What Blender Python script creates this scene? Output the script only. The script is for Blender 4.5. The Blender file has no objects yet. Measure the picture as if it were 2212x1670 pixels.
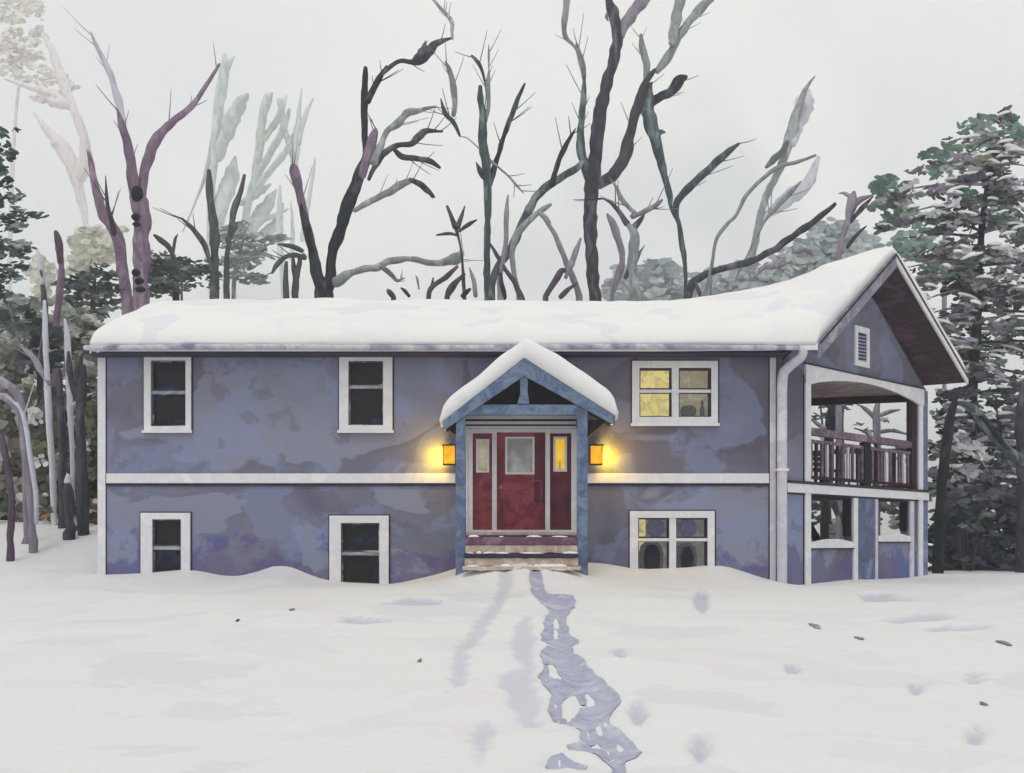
import bpy, math, random
import numpy as np
from mathutils import Vector, noise as mn
from mathutils.geometry import tessellate_polygon
R = random.Random(7)
C = bpy.context.scene.collection
F, CX, HY, CD, CZ = 2520.0, 1106.0, 1170.0, 24.0, 0.76   # focal (px of a 2212 wide picture), axis, horizon, camera distance and height

def at(px, py, d):
    return Vector(((px-CX)*d/F, d-CD, CZ+(HY-py)*d/F))
def srgb(r, g, b, k=1.0):
    f = lambda c: ((c/255+0.055)/1.055)**2.4 if c > 10 else c/255/12.92
    return tuple(min(0.93, f(v)*k) for v in (r, g, b))

# ------------------------------------------------------------------ objects
def tag(o, label=None, cat=None, group=None, kind=None):
    if label: o['label'] = label
    if cat: o['category'] = cat
    if group: o['group'] = group
    if kind: o['kind'] = kind
    return o
def empty(name, loc, label, cat, group=None):
    o = bpy.data.objects.new(name, None); C.objects.link(o); o.location = loc
    o.empty_display_size = 0.2
    return tag(o, label, cat, group)
def wpos(o):
    p = Vector((0, 0, 0))
    while o is not None:
        p += Vector(o.location); o = o.parent
    return p
class MB:
    def __init__(s): s.v = []; s.f = []; s.c = []
    def add(s, vs, fs, col=None):
        n = len(s.v); s.v += [tuple(x) for x in vs]; s.f += [tuple(i+n for i in f) for f in fs]
        if col is not None: s.c += [col]*len(vs)
    def build(s, name, mat, parent=None, smooth=False, bevel=0):
        off = wpos(parent) if parent else Vector((0, 0, 0))
        me = bpy.data.meshes.new(name)
        me.from_pydata([(x-off.x, y-off.y, z-off.z) for x, y, z in s.v], [], s.f)
        if s.c:
            a = me.color_attributes.new('Col', 'FLOAT_COLOR', 'POINT')
            a.data.foreach_set('color', np.array([(*c[:3], 1.0) for c in s.c], dtype=np.float32).ravel())
        me.materials.append(mat); me.update()
        if smooth: me.polygons.foreach_set('use_smooth', [True]*len(me.polygons))
        o = bpy.data.objects.new(name, me); C.objects.link(o)
        if parent: o.parent = parent
        if bevel:
            b = o.modifiers.new('bevel', 'BEVEL'); b.width = bevel; b.segments = 2; b.limit_method = 'ANGLE'
        return o
BF = [(0,3,2,1),(4,5,6,7),(0,1,5,4),(1,2,6,5),(2,3,7,6),(3,0,4,7)]
def box(mb, x0, x1, y0, y1, z0, z1):
    mb.add([(x0,y0,z0),(x1,y0,z0),(x1,y1,z0),(x0,y1,z0),(x0,y0,z1),(x1,y0,z1),(x1,y1,z1),(x0,y1,z1)], BF)
def hexa(mb, p):  # eight points, same order as box
    mb.add(p, BF)
class Plane:                       # a wall plane: u along, o outward, z up
    def __init__(s, ox, oy, dx, dy):
        l = math.hypot(dx, dy); s.o = (ox, oy); s.d = (dx/l, dy/l); s.n = (dy/l, -dx/l)
    def p(s, u, o, z): return Vector((s.o[0]+s.d[0]*u+s.n[0]*o, s.o[1]+s.d[1]*u+s.n[1]*o, z))
    def box(s, mb, u0, u1, o0, o1, z0, z1):
        hexa(mb, [s.p(u0,o1,z0), s.p(u1,o1,z0), s.p(u1,o0,z0), s.p(u0,o0,z0), s.p(u0,o1,z1), s.p(u1,o1,z1), s.p(u1,o0,z1), s.p(u0,o0,z1)])
    def prism(s, mb, pts, o0, o1):  # polygon (u,z), between outward offsets
        n = len(pts)
        vs = [s.p(u,o1,z) for u, z in pts]+[s.p(u,o0,z) for u, z in pts]
        tris = tessellate_polygon([[Vector((u,z,0)) for u, z in pts]])
        fs = []
        for t in tris: fs += [tuple(t), tuple(i+n for i in reversed(t))]
        fs += [(i, (i+1) % n, (i+1) % n+n, i+n) for i in range(n)]
        mb.add(vs, fs)
    def bar(s, mb, a, b, w, o0, o1):  # slanted board between (u,z) points
        (u0,z0),(u1,z1) = a, b; l = math.hypot(u1-u0, z1-z0); nx, nz = -(z1-z0)/l*w/2, (u1-u0)/l*w/2
        s.prism(mb, [(u0-nx,z0-nz),(u1-nx,z1-nz),(u1+nx,z1+nz),(u0+nx,z0+nz)], o0, o1)
    def wall(s, mb, u0, u1, z0, z1, holes, th):
        us = sorted({u0, u1, *[h[0] for h in holes], *[h[1] for h in holes]}); zs = sorted({z0, z1, *[h[2] for h in holes], *[h[3] for h in holes]})
        us = [u for u in us if u0 <= u <= u1]; zs = [z for z in zs if z0 <= z <= z1]
        idx = {}
        vs = []; fs = []
        def V(i, j, k):
            if (i,j,k) not in idx: idx[(i,j,k)] = len(vs); vs.append(s.p(us[i], -th*k, zs[j]))
            return idx[(i,j,k)]
        def solid(i, j):
            if i < 0 or j < 0 or i >= len(us)-1 or j >= len(zs)-1: return False
            uc, zc = (us[i]+us[i+1])/2, (zs[j]+zs[j+1])/2
            return not any(h[0] < uc < h[1] and h[2] < zc < h[3] for h in holes)
        for i in range(len(us)-1):
            for j in range(len(zs)-1):
                if not solid(i, j): continue
                fs.append((V(i,j,0),V(i+1,j,0),V(i+1,j+1,0),V(i,j+1,0)))
                fs.append((V(i,j,1),V(i,j+1,1),V(i+1,j+1,1),V(i+1,j,1)))
                if not solid(i-1,j): fs.append((V(i,j,0),V(i,j+1,0),V(i,j+1,1),V(i,j,1)))
                if not solid(i+1,j): fs.append((V(i+1,j,0),V(i+1,j,1),V(i+1,j+1,1),V(i+1,j+1,0)))
                if not solid(i,j-1): fs.append((V(i,j,0),V(i,j,1),V(i+1,j,1),V(i+1,j,0)))
                if not solid(i,j+1): fs.append((V(i,j+1,0),V(i+1,j+1,0),V(i+1,j+1,1),V(i,j+1,1)))
        mb.add(vs, fs)

def crom(pts, n):
    out = []
    P = [pts[0]]+list(pts)+[pts[-1]]
    for i in range(1, len(P)-2):
        a, b, c, d = P[i-1], P[i], P[i+1], P[i+2]
        for k in range(n):
            t = k/n
            out.append(tuple(0.5*(2*b[j]+(c[j]-a[j])*t+(2*a[j]-5*b[j]+4*c[j]-d[j])*t*t+(3*b[j]-a[j]-3*c[j]+d[j])*t**3) for j in range(len(b))))
    out.append(tuple(P[-2])); return out
def tube(mb, pts, sides=9, wob=0.14, seed=0.0, ny=1.0, closed_round=True):
    """pts: (x,y,z,r)."""
    n = len(pts); rings = []
    for i, p in enumerate(pts):
        a = Vector(pts[max(0,i-1)][:3]); b = Vector(pts[min(n-1,i+1)][:3]); t = (b-a)
        t = t.normalized() if t.length > 1e-6 else Vector((0,0,1))
        s = t.cross(Vector((0,1,0.01))).normalized(); u = s.cross(t).normalized()
        ring = []
        for k in range(sides):
            an = 2*math.pi*k/sides
            w = 1+wob*mn.noise(Vector((seed+p[0]*3+math.cos(an)*.6, p[2]*3+seed, p[1]+math.sin(an)*.6)))*1.6
            ring.append(Vector(p[:3])+(s*math.cos(an)+u*math.sin(an))*max(p[3],0.004)*w)
        rings.append(ring)
    # rounded tips
    def tip(ring, c, dirv, r):
        q = Vector(c)+dirv*r*.45
        return [q+(v-Vector(c))*.62 for v in ring], Vector(c)+dirv*r*.68
    d0 = (Vector(pts[0][:3])-Vector(pts[1][:3])).normalized(); d1 = (Vector(pts[-1][:3])-Vector(pts[-2][:3])).normalized()
    ra, ta = tip(rings[0], pts[0][:3], d0, pts[0][3]); rb, tb = tip(rings[-1], pts[-1][:3], d1, pts[-1][3])
    rings = [ra]+rings+[rb]
    vs = [v for r in rings for v in r]; fs = []
    for i in range(len(rings)-1):
        for k in range(sides):
            k2 = (k+1) % sides
            fs.append((i*sides+k, i*sides+k2, (i+1)*sides+k2, (i+1)*sides+k))
    vs += [ta, tb]
    for k in range(sides):
        fs.append((len(vs)-2, (k+1) % sides, k)); b0 = (len(rings)-1)*sides
        fs.append((len(vs)-1, b0+k, b0+(k+1) % sides))
    mb.add(vs, fs)

# ------------------------------------------------------------------ materials
def node(nt, t, **kw):
    n = nt.nodes.new(t)
    for k, v in kw.items():
        if k in n.inputs.keys() if isinstance(k, str) else False: n.inputs[k].default_value = v
        else: setattr(n, k, v)
    return n
def ramp(nt, fac, stops, interp='EASE'):
    r = nt.nodes.new('ShaderNodeValToRGB'); r.color_ramp.interpolation = interp
    el = r.color_ramp.elements
    while len(el) > 1: el.remove(el[-1])
    el[0].position = stops[0][0]; el[0].color = (*stops[0][1][:3], 1)
    for p, c in stops[1:]:
        e = el.new(p); e.color = (*c[:3], 1)
    nt.links.new(fac, r.inputs[0]); return r.outputs[0]
def mixc(nt, fac, a, b, mode='MIX'):
    m = nt.nodes.new('ShaderNodeMix'); m.data_type = 'RGBA'; m.blend_type = mode
    for s, v in ((m.inputs[0], fac), (m.inputs[6], a), (m.inputs[7], b)):
        if hasattr(v, 'is_linked') or hasattr(v, 'links'): nt.links.new(v, s)
        elif isinstance(v, (int, float)): s.default_value = v
        else: s.default_value = (*v[:3], 1)
    return m.outputs[2]
def noi(nt, scale, detail=4, rough=.55, vec=None, dist=0.0, mapping=None, off=0.0):
    tc = nt.nodes.new('ShaderNodeTexCoord'); v = tc.outputs['Object']
    if mapping or off:
        mp = nt.nodes.new('ShaderNodeMapping'); nt.links.new(v, mp.inputs[0]); v = mp.outputs[0]
        mp.inputs['Location'].default_value = (off, off*1.7, off*.6)
        if mapping: mp.inputs['Scale'].default_value = mapping
    n = nt.nodes.new('ShaderNodeTexNoise'); n.inputs['Scale'].default_value = scale; n.inputs['Detail'].default_value = detail
    n.inputs['Roughness'].default_value = rough; n.inputs['Distortion'].default_value = dist
    nt.links.new(v, n.inputs['Vector']); return n.outputs[0]
def newmat(name):
    m = bpy.data.materials.new(name); m.use_nodes = True; nt = m.node_tree
    return m, nt, nt.nodes['Principled BSDF']
def bump(nt, bs, h, st, dist=.02):
    b = nt.nodes.new('ShaderNodeBump'); b.inputs['Strength'].default_value = st; b.inputs['Distance'].default_value = dist
    nt.links.new(h, b.inputs['Height']); nt.links.new(b.outputs[0], bs.inputs['Normal'])
def wash(name, cols, scale=1.0, rough=.85, bmp=.25, mapping=None, contrast=.09, spec=.2, grain=.12, edge=True, soft=True):
    if soft: return wash_soft(name, cols, scale, rough, bmp, mapping, spec, grain)
    return wash_hard(name, cols, scale, rough, bmp, mapping, contrast, spec, grain, edge)
def wash_soft(name, cols, scale, rough, bmp, mapping, spec, grain):
    m, nt, bs = newmat(name)
    n = noi(nt, scale*1.2, 6, .6, mapping=mapping, dist=.8)
    mean = tuple(sum(c[i] for c in cols)/len(cols) for i in range(3))
    cc = [tuple(mean[i]+(c[i]-mean[i])*1.05 for i in range(3)) for c in cols]
    col = ramp(nt, n, [(.36+.28*i/max(1, len(cc)-1), c) for i, c in enumerate(cc)], 'LINEAR')
    f = noi(nt, scale*3.1, 3, .5, mapping=mapping, off=5)
    col = mixc(nt, 1.0, col, ramp(nt, f, [(.42, (.86,.86,.88)), (.445, (1,1,1))]), 'MULTIPLY') if grain > .07 else col
    g = noi(nt, 22*max(scale, .5), 2, .6)
    col = mixc(nt, 1.0, col, ramp(nt, g, [(.3, (1-grain,)*3), (.7, (1,)*3)]), 'MULTIPLY')
    nt.links.new(col, bs.inputs['Base Color'])
    bs.inputs['Roughness'].default_value = rough; bs.inputs['Specular IOR Level'].default_value = spec
    if bmp: bump(nt, bs, noi(nt, 60, 3), bmp, .006)
    return m
def wash_hard(name, cols, scale, rough, bmp, mapping, contrast, spec, grain, edge):
    """paint-like surface: flat washes with crisp back-run edges, plus fine grain"""
    m, nt, bs = newmat(name)
    n = noi(nt, scale, 5, .5, mapping=mapping, dist=.3)
    k = len(cols); st = []
    lo, hi = .5-contrast*1.3, .5+contrast*1.3
    for i, c in enumerate(cols):
        p = lo+(hi-lo)*i/max(1, k-1) if k > 1 else .5
        if i: st.append((p-(hi-lo)/max(1,k-1)*.62, cols[i-1])); st.append((p-(hi-lo)/max(1,k-1)*.5, tuple(x*.8 for x in c) if edge else c)); st.append((p-(hi-lo)/max(1,k-1)*.47, c))
        else: st.append((0, c))
    col = ramp(nt, n, st, 'LINEAR')
    g = noi(nt, 40*max(scale, .5), 2, .6)
    col = mixc(nt, 1.0, col, ramp(nt, g, [(.3, (1-grain,)*3), (.7, (1+grain*.0,)*3)]), 'MULTIPLY')
    nt.links.new(col, bs.inputs['Base Color'])
    bs.inputs['Roughness'].default_value = rough; bs.inputs['Specular IOR Level'].default_value = spec
    if bmp: bump(nt, bs, noi(nt, 60, 3), bmp, .006)
    return m

def wall_mat():
    m, nt, bs = newmat('blue_grey_siding')
    A, B, D, E_ = srgb(143,145,164), srgb(120,118,133), srgb(92,89,106), srgb(136,147,184)
    n1 = noi(nt, .27, 6, .5, dist=.5, mapping=(1,1,1.5)); n2 = noi(nt, .8, 5, .5, dist=.6, mapping=(1,1,1.1), off=9)
    n3 = noi(nt, 1.7, 4, .55, dist=.4, off=23)
    c = ramp(nt, n1, [(0, D), (.36, D), (.44, B), (.488, tuple(x*.88 for x in B)), (.503, A), (.6, A), (.7, E_)], 'LINEAR')
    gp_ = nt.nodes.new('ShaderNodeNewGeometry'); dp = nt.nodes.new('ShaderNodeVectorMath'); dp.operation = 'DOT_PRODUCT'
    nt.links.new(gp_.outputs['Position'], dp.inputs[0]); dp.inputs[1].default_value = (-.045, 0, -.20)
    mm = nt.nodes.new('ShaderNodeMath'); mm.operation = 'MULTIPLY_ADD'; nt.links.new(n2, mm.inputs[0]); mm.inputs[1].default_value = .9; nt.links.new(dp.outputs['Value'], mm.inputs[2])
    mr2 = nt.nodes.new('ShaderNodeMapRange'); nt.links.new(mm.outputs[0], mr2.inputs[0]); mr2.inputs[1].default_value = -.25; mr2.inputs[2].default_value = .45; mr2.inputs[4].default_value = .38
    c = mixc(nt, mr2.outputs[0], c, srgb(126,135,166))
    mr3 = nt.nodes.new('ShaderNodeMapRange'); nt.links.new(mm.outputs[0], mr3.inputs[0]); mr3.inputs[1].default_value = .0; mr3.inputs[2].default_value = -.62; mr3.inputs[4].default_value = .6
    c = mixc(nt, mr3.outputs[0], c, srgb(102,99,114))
    f2 = ramp(nt, n2, [(0,(0,0,0)),(.49,(0,0,0)),(.535,(.5,)*3),(.8,(.2,)*3)], 'LINEAR')
    c = mixc(nt, f2, c, E_)
    f3 = ramp(nt, n3, [(0,(.6,)*3),(.36,(.38,)*3),(.39,(0,0,0)),(1,(0,0,0))], 'LINEAR')
    c = mixc(nt, f3, c, srgb(108,104,116))
    # violet and deep blue staining near the ground, ragged upper edge
    g = nt.nodes.new('ShaderNodeNewGeometry'); sx = nt.nodes.new('ShaderNodeSeparateXYZ'); nt.links.new(g.outputs['Position'], sx.inputs[0])
    nn = noi(nt, 1.3, 5, .6, off=4); ad = nt.nodes.new('ShaderNodeMath'); ad.operation = 'MULTIPLY_ADD'
    nt.links.new(nn, ad.inputs[0]); ad.inputs[1].default_value = -3.4; nt.links.new(sx.outputs['Z'], ad.inputs[2])
    st = ramp(nt, ad.outputs[0], [(0,(.75,)*3),(.001,(.75,)*3)], 'LINEAR')
    mr = nt.nodes.new('ShaderNodeMapRange'); nt.links.new(ad.outputs[0], mr.inputs[0])
    mr.inputs[1].default_value = -1.12; mr.inputs[2].default_value = -1.36; mr.inputs[3].default_value = 0; mr.inputs[4].default_value = .72
    hue = ramp(nt, noi(nt, .7, 3, .5, off=31), [(.4, srgb(84,96,156)), (.52, srgb(104,86,136)), (.6, srgb(106,104,134))])
    c = mixc(nt, mr.outputs[0], c, hue)
    gr = noi(nt, 26, 3, .7); c = mixc(nt, 1.0, c, ramp(nt, gr, [(.3,(.86,)*3),(.7,(1.0,)*3)]), 'MULTIPLY')
    c = mixc(nt, 1.0, c, (1.0,.99,.99), 'MULTIPLY')
    nt.links.new(c, bs.inputs['Base Color']); bs.inputs['Roughness'].default_value = .9; bs.inputs['Specular IOR Level'].default_value = .15
    bump(nt, bs, gr, .25, .01)
    return m
def snow_mat(name, tints, scale=.35, b=.35, warm=None):
    m, nt, bs = newmat(name)
    n = noi(nt, scale, 5, .5, dist=.4, mapping=(1,1.0,1.6)); n2 = noi(nt, scale*2.2, 5, .5, dist=.6, off=12)
    c = ramp(nt, n, [(0, tints[1]), (.40, tints[1]), (.412, tints[0]), (.56, tints[0]), (.575, tints[2]), (.7, tints[0])], 'LINEAR')
    f = ramp(nt, n2, [(0,(.8,)*3),(.37,(.5,)*3),(.382,(0,0,0)),(1,(0,0,0))], 'LINEAR')
    c = mixc(nt, f, c, tints[3])
    if name == 'yard_snow':      # packed, older snow in the tracks
        a = nt.nodes.new('ShaderNodeAttribute'); a.attribute_name = 'packed'; c = mixc(nt, a.outputs['Fac'], c, (.55,.55,.625))
    nt.links.new(c, bs.inputs['Base Color']); bs.inputs['Roughness'].default_value = .8; bs.inputs['Specular IOR Level'].default_value = .2
    h = nt.nodes.new('ShaderNodeMath'); h.operation = 'MULTIPLY_ADD'
    nt.links.new(noi(nt, 3, 5, .6), h.inputs[0]); h.inputs[1].default_value = 2.5; nt.links.new(noi(nt, 30, 3, .6), h.inputs[2])
    bump(nt, bs, h.outputs[0], b, .04)
    return m
W0 = (.735,.735,.73)
SN = snow_mat('yard_snow', [W0, (.685,.69,.71), (.725,.70,.71), (.69,.69,.72)])
SNR = snow_mat('roof_snow', [(.82,.815,.81), (.765,.745,.79), (.81,.785,.80), (.79,.755,.77)], .5, .15)
TR = wash('trodden_snow', [srgb(184,185,202), srgb(170,172,194), srgb(194,195,208)], 1.8, bmp=.5, contrast=.08)
TR2 = wash('old_track_snow', [srgb(223,223,231), srgb(227,227,231)], 1.2, bmp=.3, edge=False)
WALL = wall_mat()
WHITE = wash('white_trim', [srgb(228,228,230), srgb(220,219,226), srgb(234,233,232)], 1.6, grain=.06, bmp=.1)
LAV = wash('pale_lavender_trim', [srgb(208,206,216), srgb(196,194,206), srgb(220,218,226)], 1.5, grain=.06)
BARGE = wash('grey_barge_board', [srgb(150,148,160), srgb(128,126,140), srgb(176,174,184)], 1.5)
LINE = wash('dark_caulk', [srgb(52,44,60), srgb(70,62,80)], 2)
BLUE = wash('slate_blue_timber', [srgb(108,128,156), srgb(88,106,136), srgb(122,138,164), srgb(100,116,138)], 1.6)
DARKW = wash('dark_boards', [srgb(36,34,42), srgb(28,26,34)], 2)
MAROON = wash('dark_maroon_soffit', [srgb(74,54,70), srgb(58,42,56), srgb(92,72,88)], 1.3, mapping=(1,1,3))
BROWN = wash('porch_ceiling', [srgb(205,180,180), srgb(185,160,160), srgb(215,195,195)], 1.0)
POST = wash('dark_brown_post', [srgb(66,44,52), srgb(50,32,42)], 3)
RAILM = wash('rail_wood', [srgb(132,112,128), srgb(104,86,104), srgb(152,134,146)], 3)
RED = wash('crimson_door', [srgb(150,62,76), srgb(118,48,64), srgb(158,74,86), srgb(132,54,66)], 1.0, rough=.6, grain=.065)
DRED = wash('dark_crimson', [srgb(108,46,62), srgb(82,38,54)], 1.5, rough=.6, grain=.065)
CREAM = wash('cream_step', [srgb(228,218,194), srgb(196,172,166), srgb(224,212,190)], 3)
SLATE = wash('purple_slate', [srgb(132,98,116), srgb(104,76,98), srgb(150,118,134)], 3, edge=True)
def glass(name, cols, scale=2.5, rough=.25, em=None, es=0):
    m = wash(name, cols, scale, rough, bmp=0, spec=.25, grain=.05); nt = m.node_tree; bs = nt.nodes['Principled BSDF']
    if es:
        src = bs.inputs['Base Color'].links[0].from_socket
        nt.links.new(src, bs.inputs['Emission Color']); bs.inputs['Emission Strength'].default_value = es
    return m
GDARK = glass('dark_glass', [srgb(20,22,30), srgb(26,28,40), srgb(14,14,20), srgb(32,44,84)], 1.3, .35)
GGREY = glass('grey_glass', [srgb(158,156,158), srgb(182,186,186), srgb(206,212,212)], 1.5, .3)
GGLOW = glass('dim_lit_glass', [srgb(176,170,140), srgb(198,192,150), srgb(206,206,190)], 3, .4, es=.15)
GYEL = glass('lit_yellow_glass', [srgb(240,190,30), srgb(250,210,70)], 4, .4, es=.5)
ROOMY = glass('lit_room_wall', [srgb(232,208,110), srgb(190,180,120), srgb(244,222,130), srgb(170,164,124)], 1.9, .8, es=.6)
ROOMT = glass('lit_room_shade', [srgb(176,166,124), srgb(164,154,120), srgb(190,184,150)], 3, .8, es=.25)
ROOMD = glass('dim_room_wall', [srgb(150,142,138), srgb(118,110,114), srgb(168,158,146)], 2, .8, es=.22)
BLK = wash('charcoal_pottery', [srgb(46,46,62), srgb(34,34,46)], 5)
NAVY = wash('navy_glaze', [srgb(50,68,140), srgb(34,40,80)], 9, rough=.5)
LAMPG = glass('lantern_glass', [srgb(250,190,40), srgb(246,160,20)], 3, .5, es=.6)
WAX = wash('candle_wax', [srgb(240,236,215)], 3, bmp=0)

def clear_glass():
    m, nt, bs = newmat('clear_pane'); out = nt.nodes['Material Output']
    t = nt.nodes.new('ShaderNodeBsdfTransparent'); g = nt.nodes.new('ShaderNodeBsdfGlossy'); g.inputs['Roughness'].default_value = .1
    mx = nt.nodes.new('ShaderNodeMixShader'); mx.inputs[0].default_value = .05
    nt.links.new(t.outputs[0], mx.inputs[1]); nt.links.new(g.outputs[0], mx.inputs[2]); nt.links.new(mx.outputs[0], out.inputs[0])
    nt.nodes.remove(bs); return m
CLEAR = clear_glass()
BK = {k: wash('bark_'+k, [srgb(*c) for c in v], sc, mapping=(1.5,1.5,.5), bmp=.35, contrast=.07) for k, v, sc in (
    ('purple', [(146,126,144),(126,104,126),(164,146,164)], 1.3),
    ('plum', [(100,84,98),(84,68,84),(124,108,122)], 1.3),
    ('slate', [(48,52,60),(34,38,46),(78,84,92)], 1.2),
    ('charcoal', [(82,82,90),(60,60,68),(116,112,124)], 1.2),
    ('green', [(96,108,110),(68,80,86),(140,154,154)], 1.2),
    ('olive', [(96,100,96),(80,84,80),(120,124,118)], 1.4),
    ('grey', [(160,165,164),(136,141,146),(186,190,190)], 1.2),
    ('mauve', [(154,146,158),(136,126,142),(172,166,176)], 1.3),
    ('sage', [(222,230,225),(212,221,216),(232,237,233)], .7),
    ('lilac', [(216,216,226),(206,206,216)], .7),
    ('rose', [(243,238,237),(237,231,232)], .7))}
def leafmat():
    m, nt, bs = newmat('foliage')
    a = nt.nodes.new('ShaderNodeAttribute'); a.attribute_name = 'Col'
    c = mixc(nt, 1.0, a.outputs[0], ramp(nt, noi(nt, 6, 3), [(.3,(.8,)*3),(.65,(1.,)*3)]), 'MULTIPLY')
    nt.links.new(c, bs.inputs['Base Color']); bs.inputs['Roughness'].default_value = .9; bs.inputs['Specular IOR Level'].default_value = .1
    return m
LEAF = leafmat()

# ------------------------------------------------------------------ ground
def gp(px, py):     # picture point -> (x, y) on the sloping yard
    d = 1.7/((py-HY)/F+.0375); return ((px-CX)*d/F, d-CD)
PATH = [(1145,1243),(1160,1262),(1185,1285),(1215,1288),(1240,1292),(1243,1310),(1222,1335),(1228,1360),(1250,1385),(1248,1400),(1235,1410),(1240,1425),(1262,1440),(1285,1462),(1320,1485),(1338,1500),(1335,1525),(1318,1535),(1322,1555),(1345,1575),(1370,1590),(1382,1610),(1375,1625),(1350,1632),(1342,1645),(1345,1670),(1350,1720),(1295,1720),(1304,1670),(1318,1640),(1285,1615),(1240,1612),(1228,1600),(1255,1590),(1250,1565),(1225,1555),(1200,1545),(1185,1520),(1190,1500),(1165,1465),(1175,1440),(1165,1420),(1185,1400),(1168,1385),(1175,1350),(1190,1320),(1160,1300),(1140,1265)]
HOLES = [[(1182,1435),(1195,1438),(1215,1470),(1205,1480),(1190,1465)],[(1212,1512),(1240,1495),(1255,1515),(1240,1548),(1215,1540)],
         [(1262,1496),(1280,1500),(1288,1516),(1265,1522)],[(1296,1540),(1304,1560),(1305,1578),(1290,1588),(1282,1566)],
         [(1195,1345),(1207,1330),(1208,1372),(1197,1392)],[(1335,1588),(1352,1604),(1335,1618),(1328,1604)],[(1285,1590),(1300,1600),(1292,1612),(1272,1602)]]
BLOB = [(1178,1645),(1190,1622),(1215,1616),(1240,1632),(1268,1640),(1260,1652),(1225,1645),(1195,1652)]
OLD = [(1085,1250),(1112,1258),(1095,1300),(1062,1348),(1030,1390),(1010,1430),(1004,1480),(975,1505),(972,1440),(985,1395),(1015,1355),(1058,1310)]
OLD2 = [(1110,1350),(1140,1330),(1160,1370),(1150,1420),(1160,1470),(1185,1530),(1170,1560),(1120,1555),(1085,1500),(1080,1460),(1120,1440),(1100,1400)]
OLD3 = [(1020,1570),(1050,1545),(1075,1560),(1060,1600),(1045,1650),(1015,1655)]
def blobpoly(cx, cy, rx, ry, s):
    rr = random.Random(s)
    return [(cx+rx*math.cos(a)*(.75+.5*rr.random()), cy+ry*math.sin(a)*(.75+.5*rr.random())) for a in [k*math.pi/6 for k in range(12)]]
PRINTS = [blobpoly(*a) for a in ((1515,1300,17,30,1),(1712,1445,16,14,2),(2100,1452,20,16,3),(1978,1478,22,18,4),(2108,1600,22,26,5),(1512,1606,26,30,6),(1375,1540,22,30,7),(1465,1240,14,8,8),(1985,1340,80,9,9),(2075,1362,90,9,14),(1340,1425,16,12,10),(1908,1290,60,14,11),(785,1345,60,7,12),(890,1302,66,10,13))]
def W(poly): return np.array([gp(*p) for p in poly])
def rough_poly(P, amp, step):   # ragged outline
    out = []; n = len(P)
    for i in range(n):
        a, b = P[i], P[(i+1) % n]; l = float(np.hypot(*(b-a))); k = max(1, int(l/step))
        for j in range(k):
            q = a+(b-a)*j/k
            out.append(q+amp*np.array([mn.noise(Vector((q[0]*6, q[1]*3, 1.3))), mn.noise(Vector((q[0]*6, q[1]*3, 7.3)))]))
    return np.array(out)
def sdf(x, y, P):
    """signed distance (negative inside); nearest boundary point"""
    d2 = np.full(x.shape, 1e9); nx = np.zeros(x.shape); ny = np.zeros(x.shape); ins = np.zeros(x.shape, bool)
    for i in range(len(P)):
        ax, ay = P[i]; bx, by = P[(i+1) % len(P)]
        ex, ey = bx-ax, by-ay; t = np.clip(((x-ax)*ex+(y-ay)*ey)/(ex*ex+ey*ey+1e-12), 0, 1)
        qx, qy = ax+ex*t, ay+ey*t; dd = (x-qx)**2+(y-qy)**2; m = dd < d2
        d2 = np.where(m, dd, d2); nx = np.where(m, qx, nx); ny = np.where(m, qy, ny)
        if ay != by:
            c = ((ay > y) != (by > y)) & (x < (bx-ax)*(y-ay)/(by-ay)+ax); ins ^= c
    return np.sqrt(d2)*np.where(ins, -1, 1), nx, ny
WP = rough_poly(W(PATH), .05, .12); WH = [rough_poly(W(h), .02, .1) for h in HOLES]; WB = rough_poly(W(BLOB), .02, .1)
WO = [rough_poly(W(o), .08, .2) for o in (OLD, OLD2, OLD3)]; WPR = [rough_poly(W(p), .03, .1) for p in PRINTS]
def multi(x, y, add, sub=()):
    d, nx, ny = sdf(x, y, add[0])
    for P in add[1:]:
        e, a, b = sdf(x, y, P); m = e < d; d = np.where(m, e, d); nx = np.where(m, a, nx); ny = np.where(m, b, ny)
    for P in sub:
        e, a, b = sdf(x, y, P); e = -e; m = e > d; d = np.where(m, e, d); nx = np.where(m, a, nx); ny = np.where(m, b, ny)
    return d, nx, ny
BX = np.array([-9.2,-8.5,-7.6,-6.6,-5.8,-5.4,-4.7,-4.2,-3.7,-2.5,-1.4,-1.0,0,1.3,1.8,2.6,3.6,4.3,5.2,6.0,7.2,9,12])
BP = np.array([1246,1245,1240,1230,1246,1240,1214,1240,1256,1263,1236,1222,1218,1220,1216,1230,1224,1216,1250,1268,1262,1264,1262])
BZ = CZ+(HY-BP)/105.0
def ss(a, b, v): t = np.clip((v-a)/(b-a), 0, 1); return t*t*(3-2*t)
def vnoise(x, y, s, seed):
    return np.array([mn.noise(Vector((a*s+seed, b*s, seed))) for a, b in zip(x.ravel(), y.ravel())]).reshape(x.shape)
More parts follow.
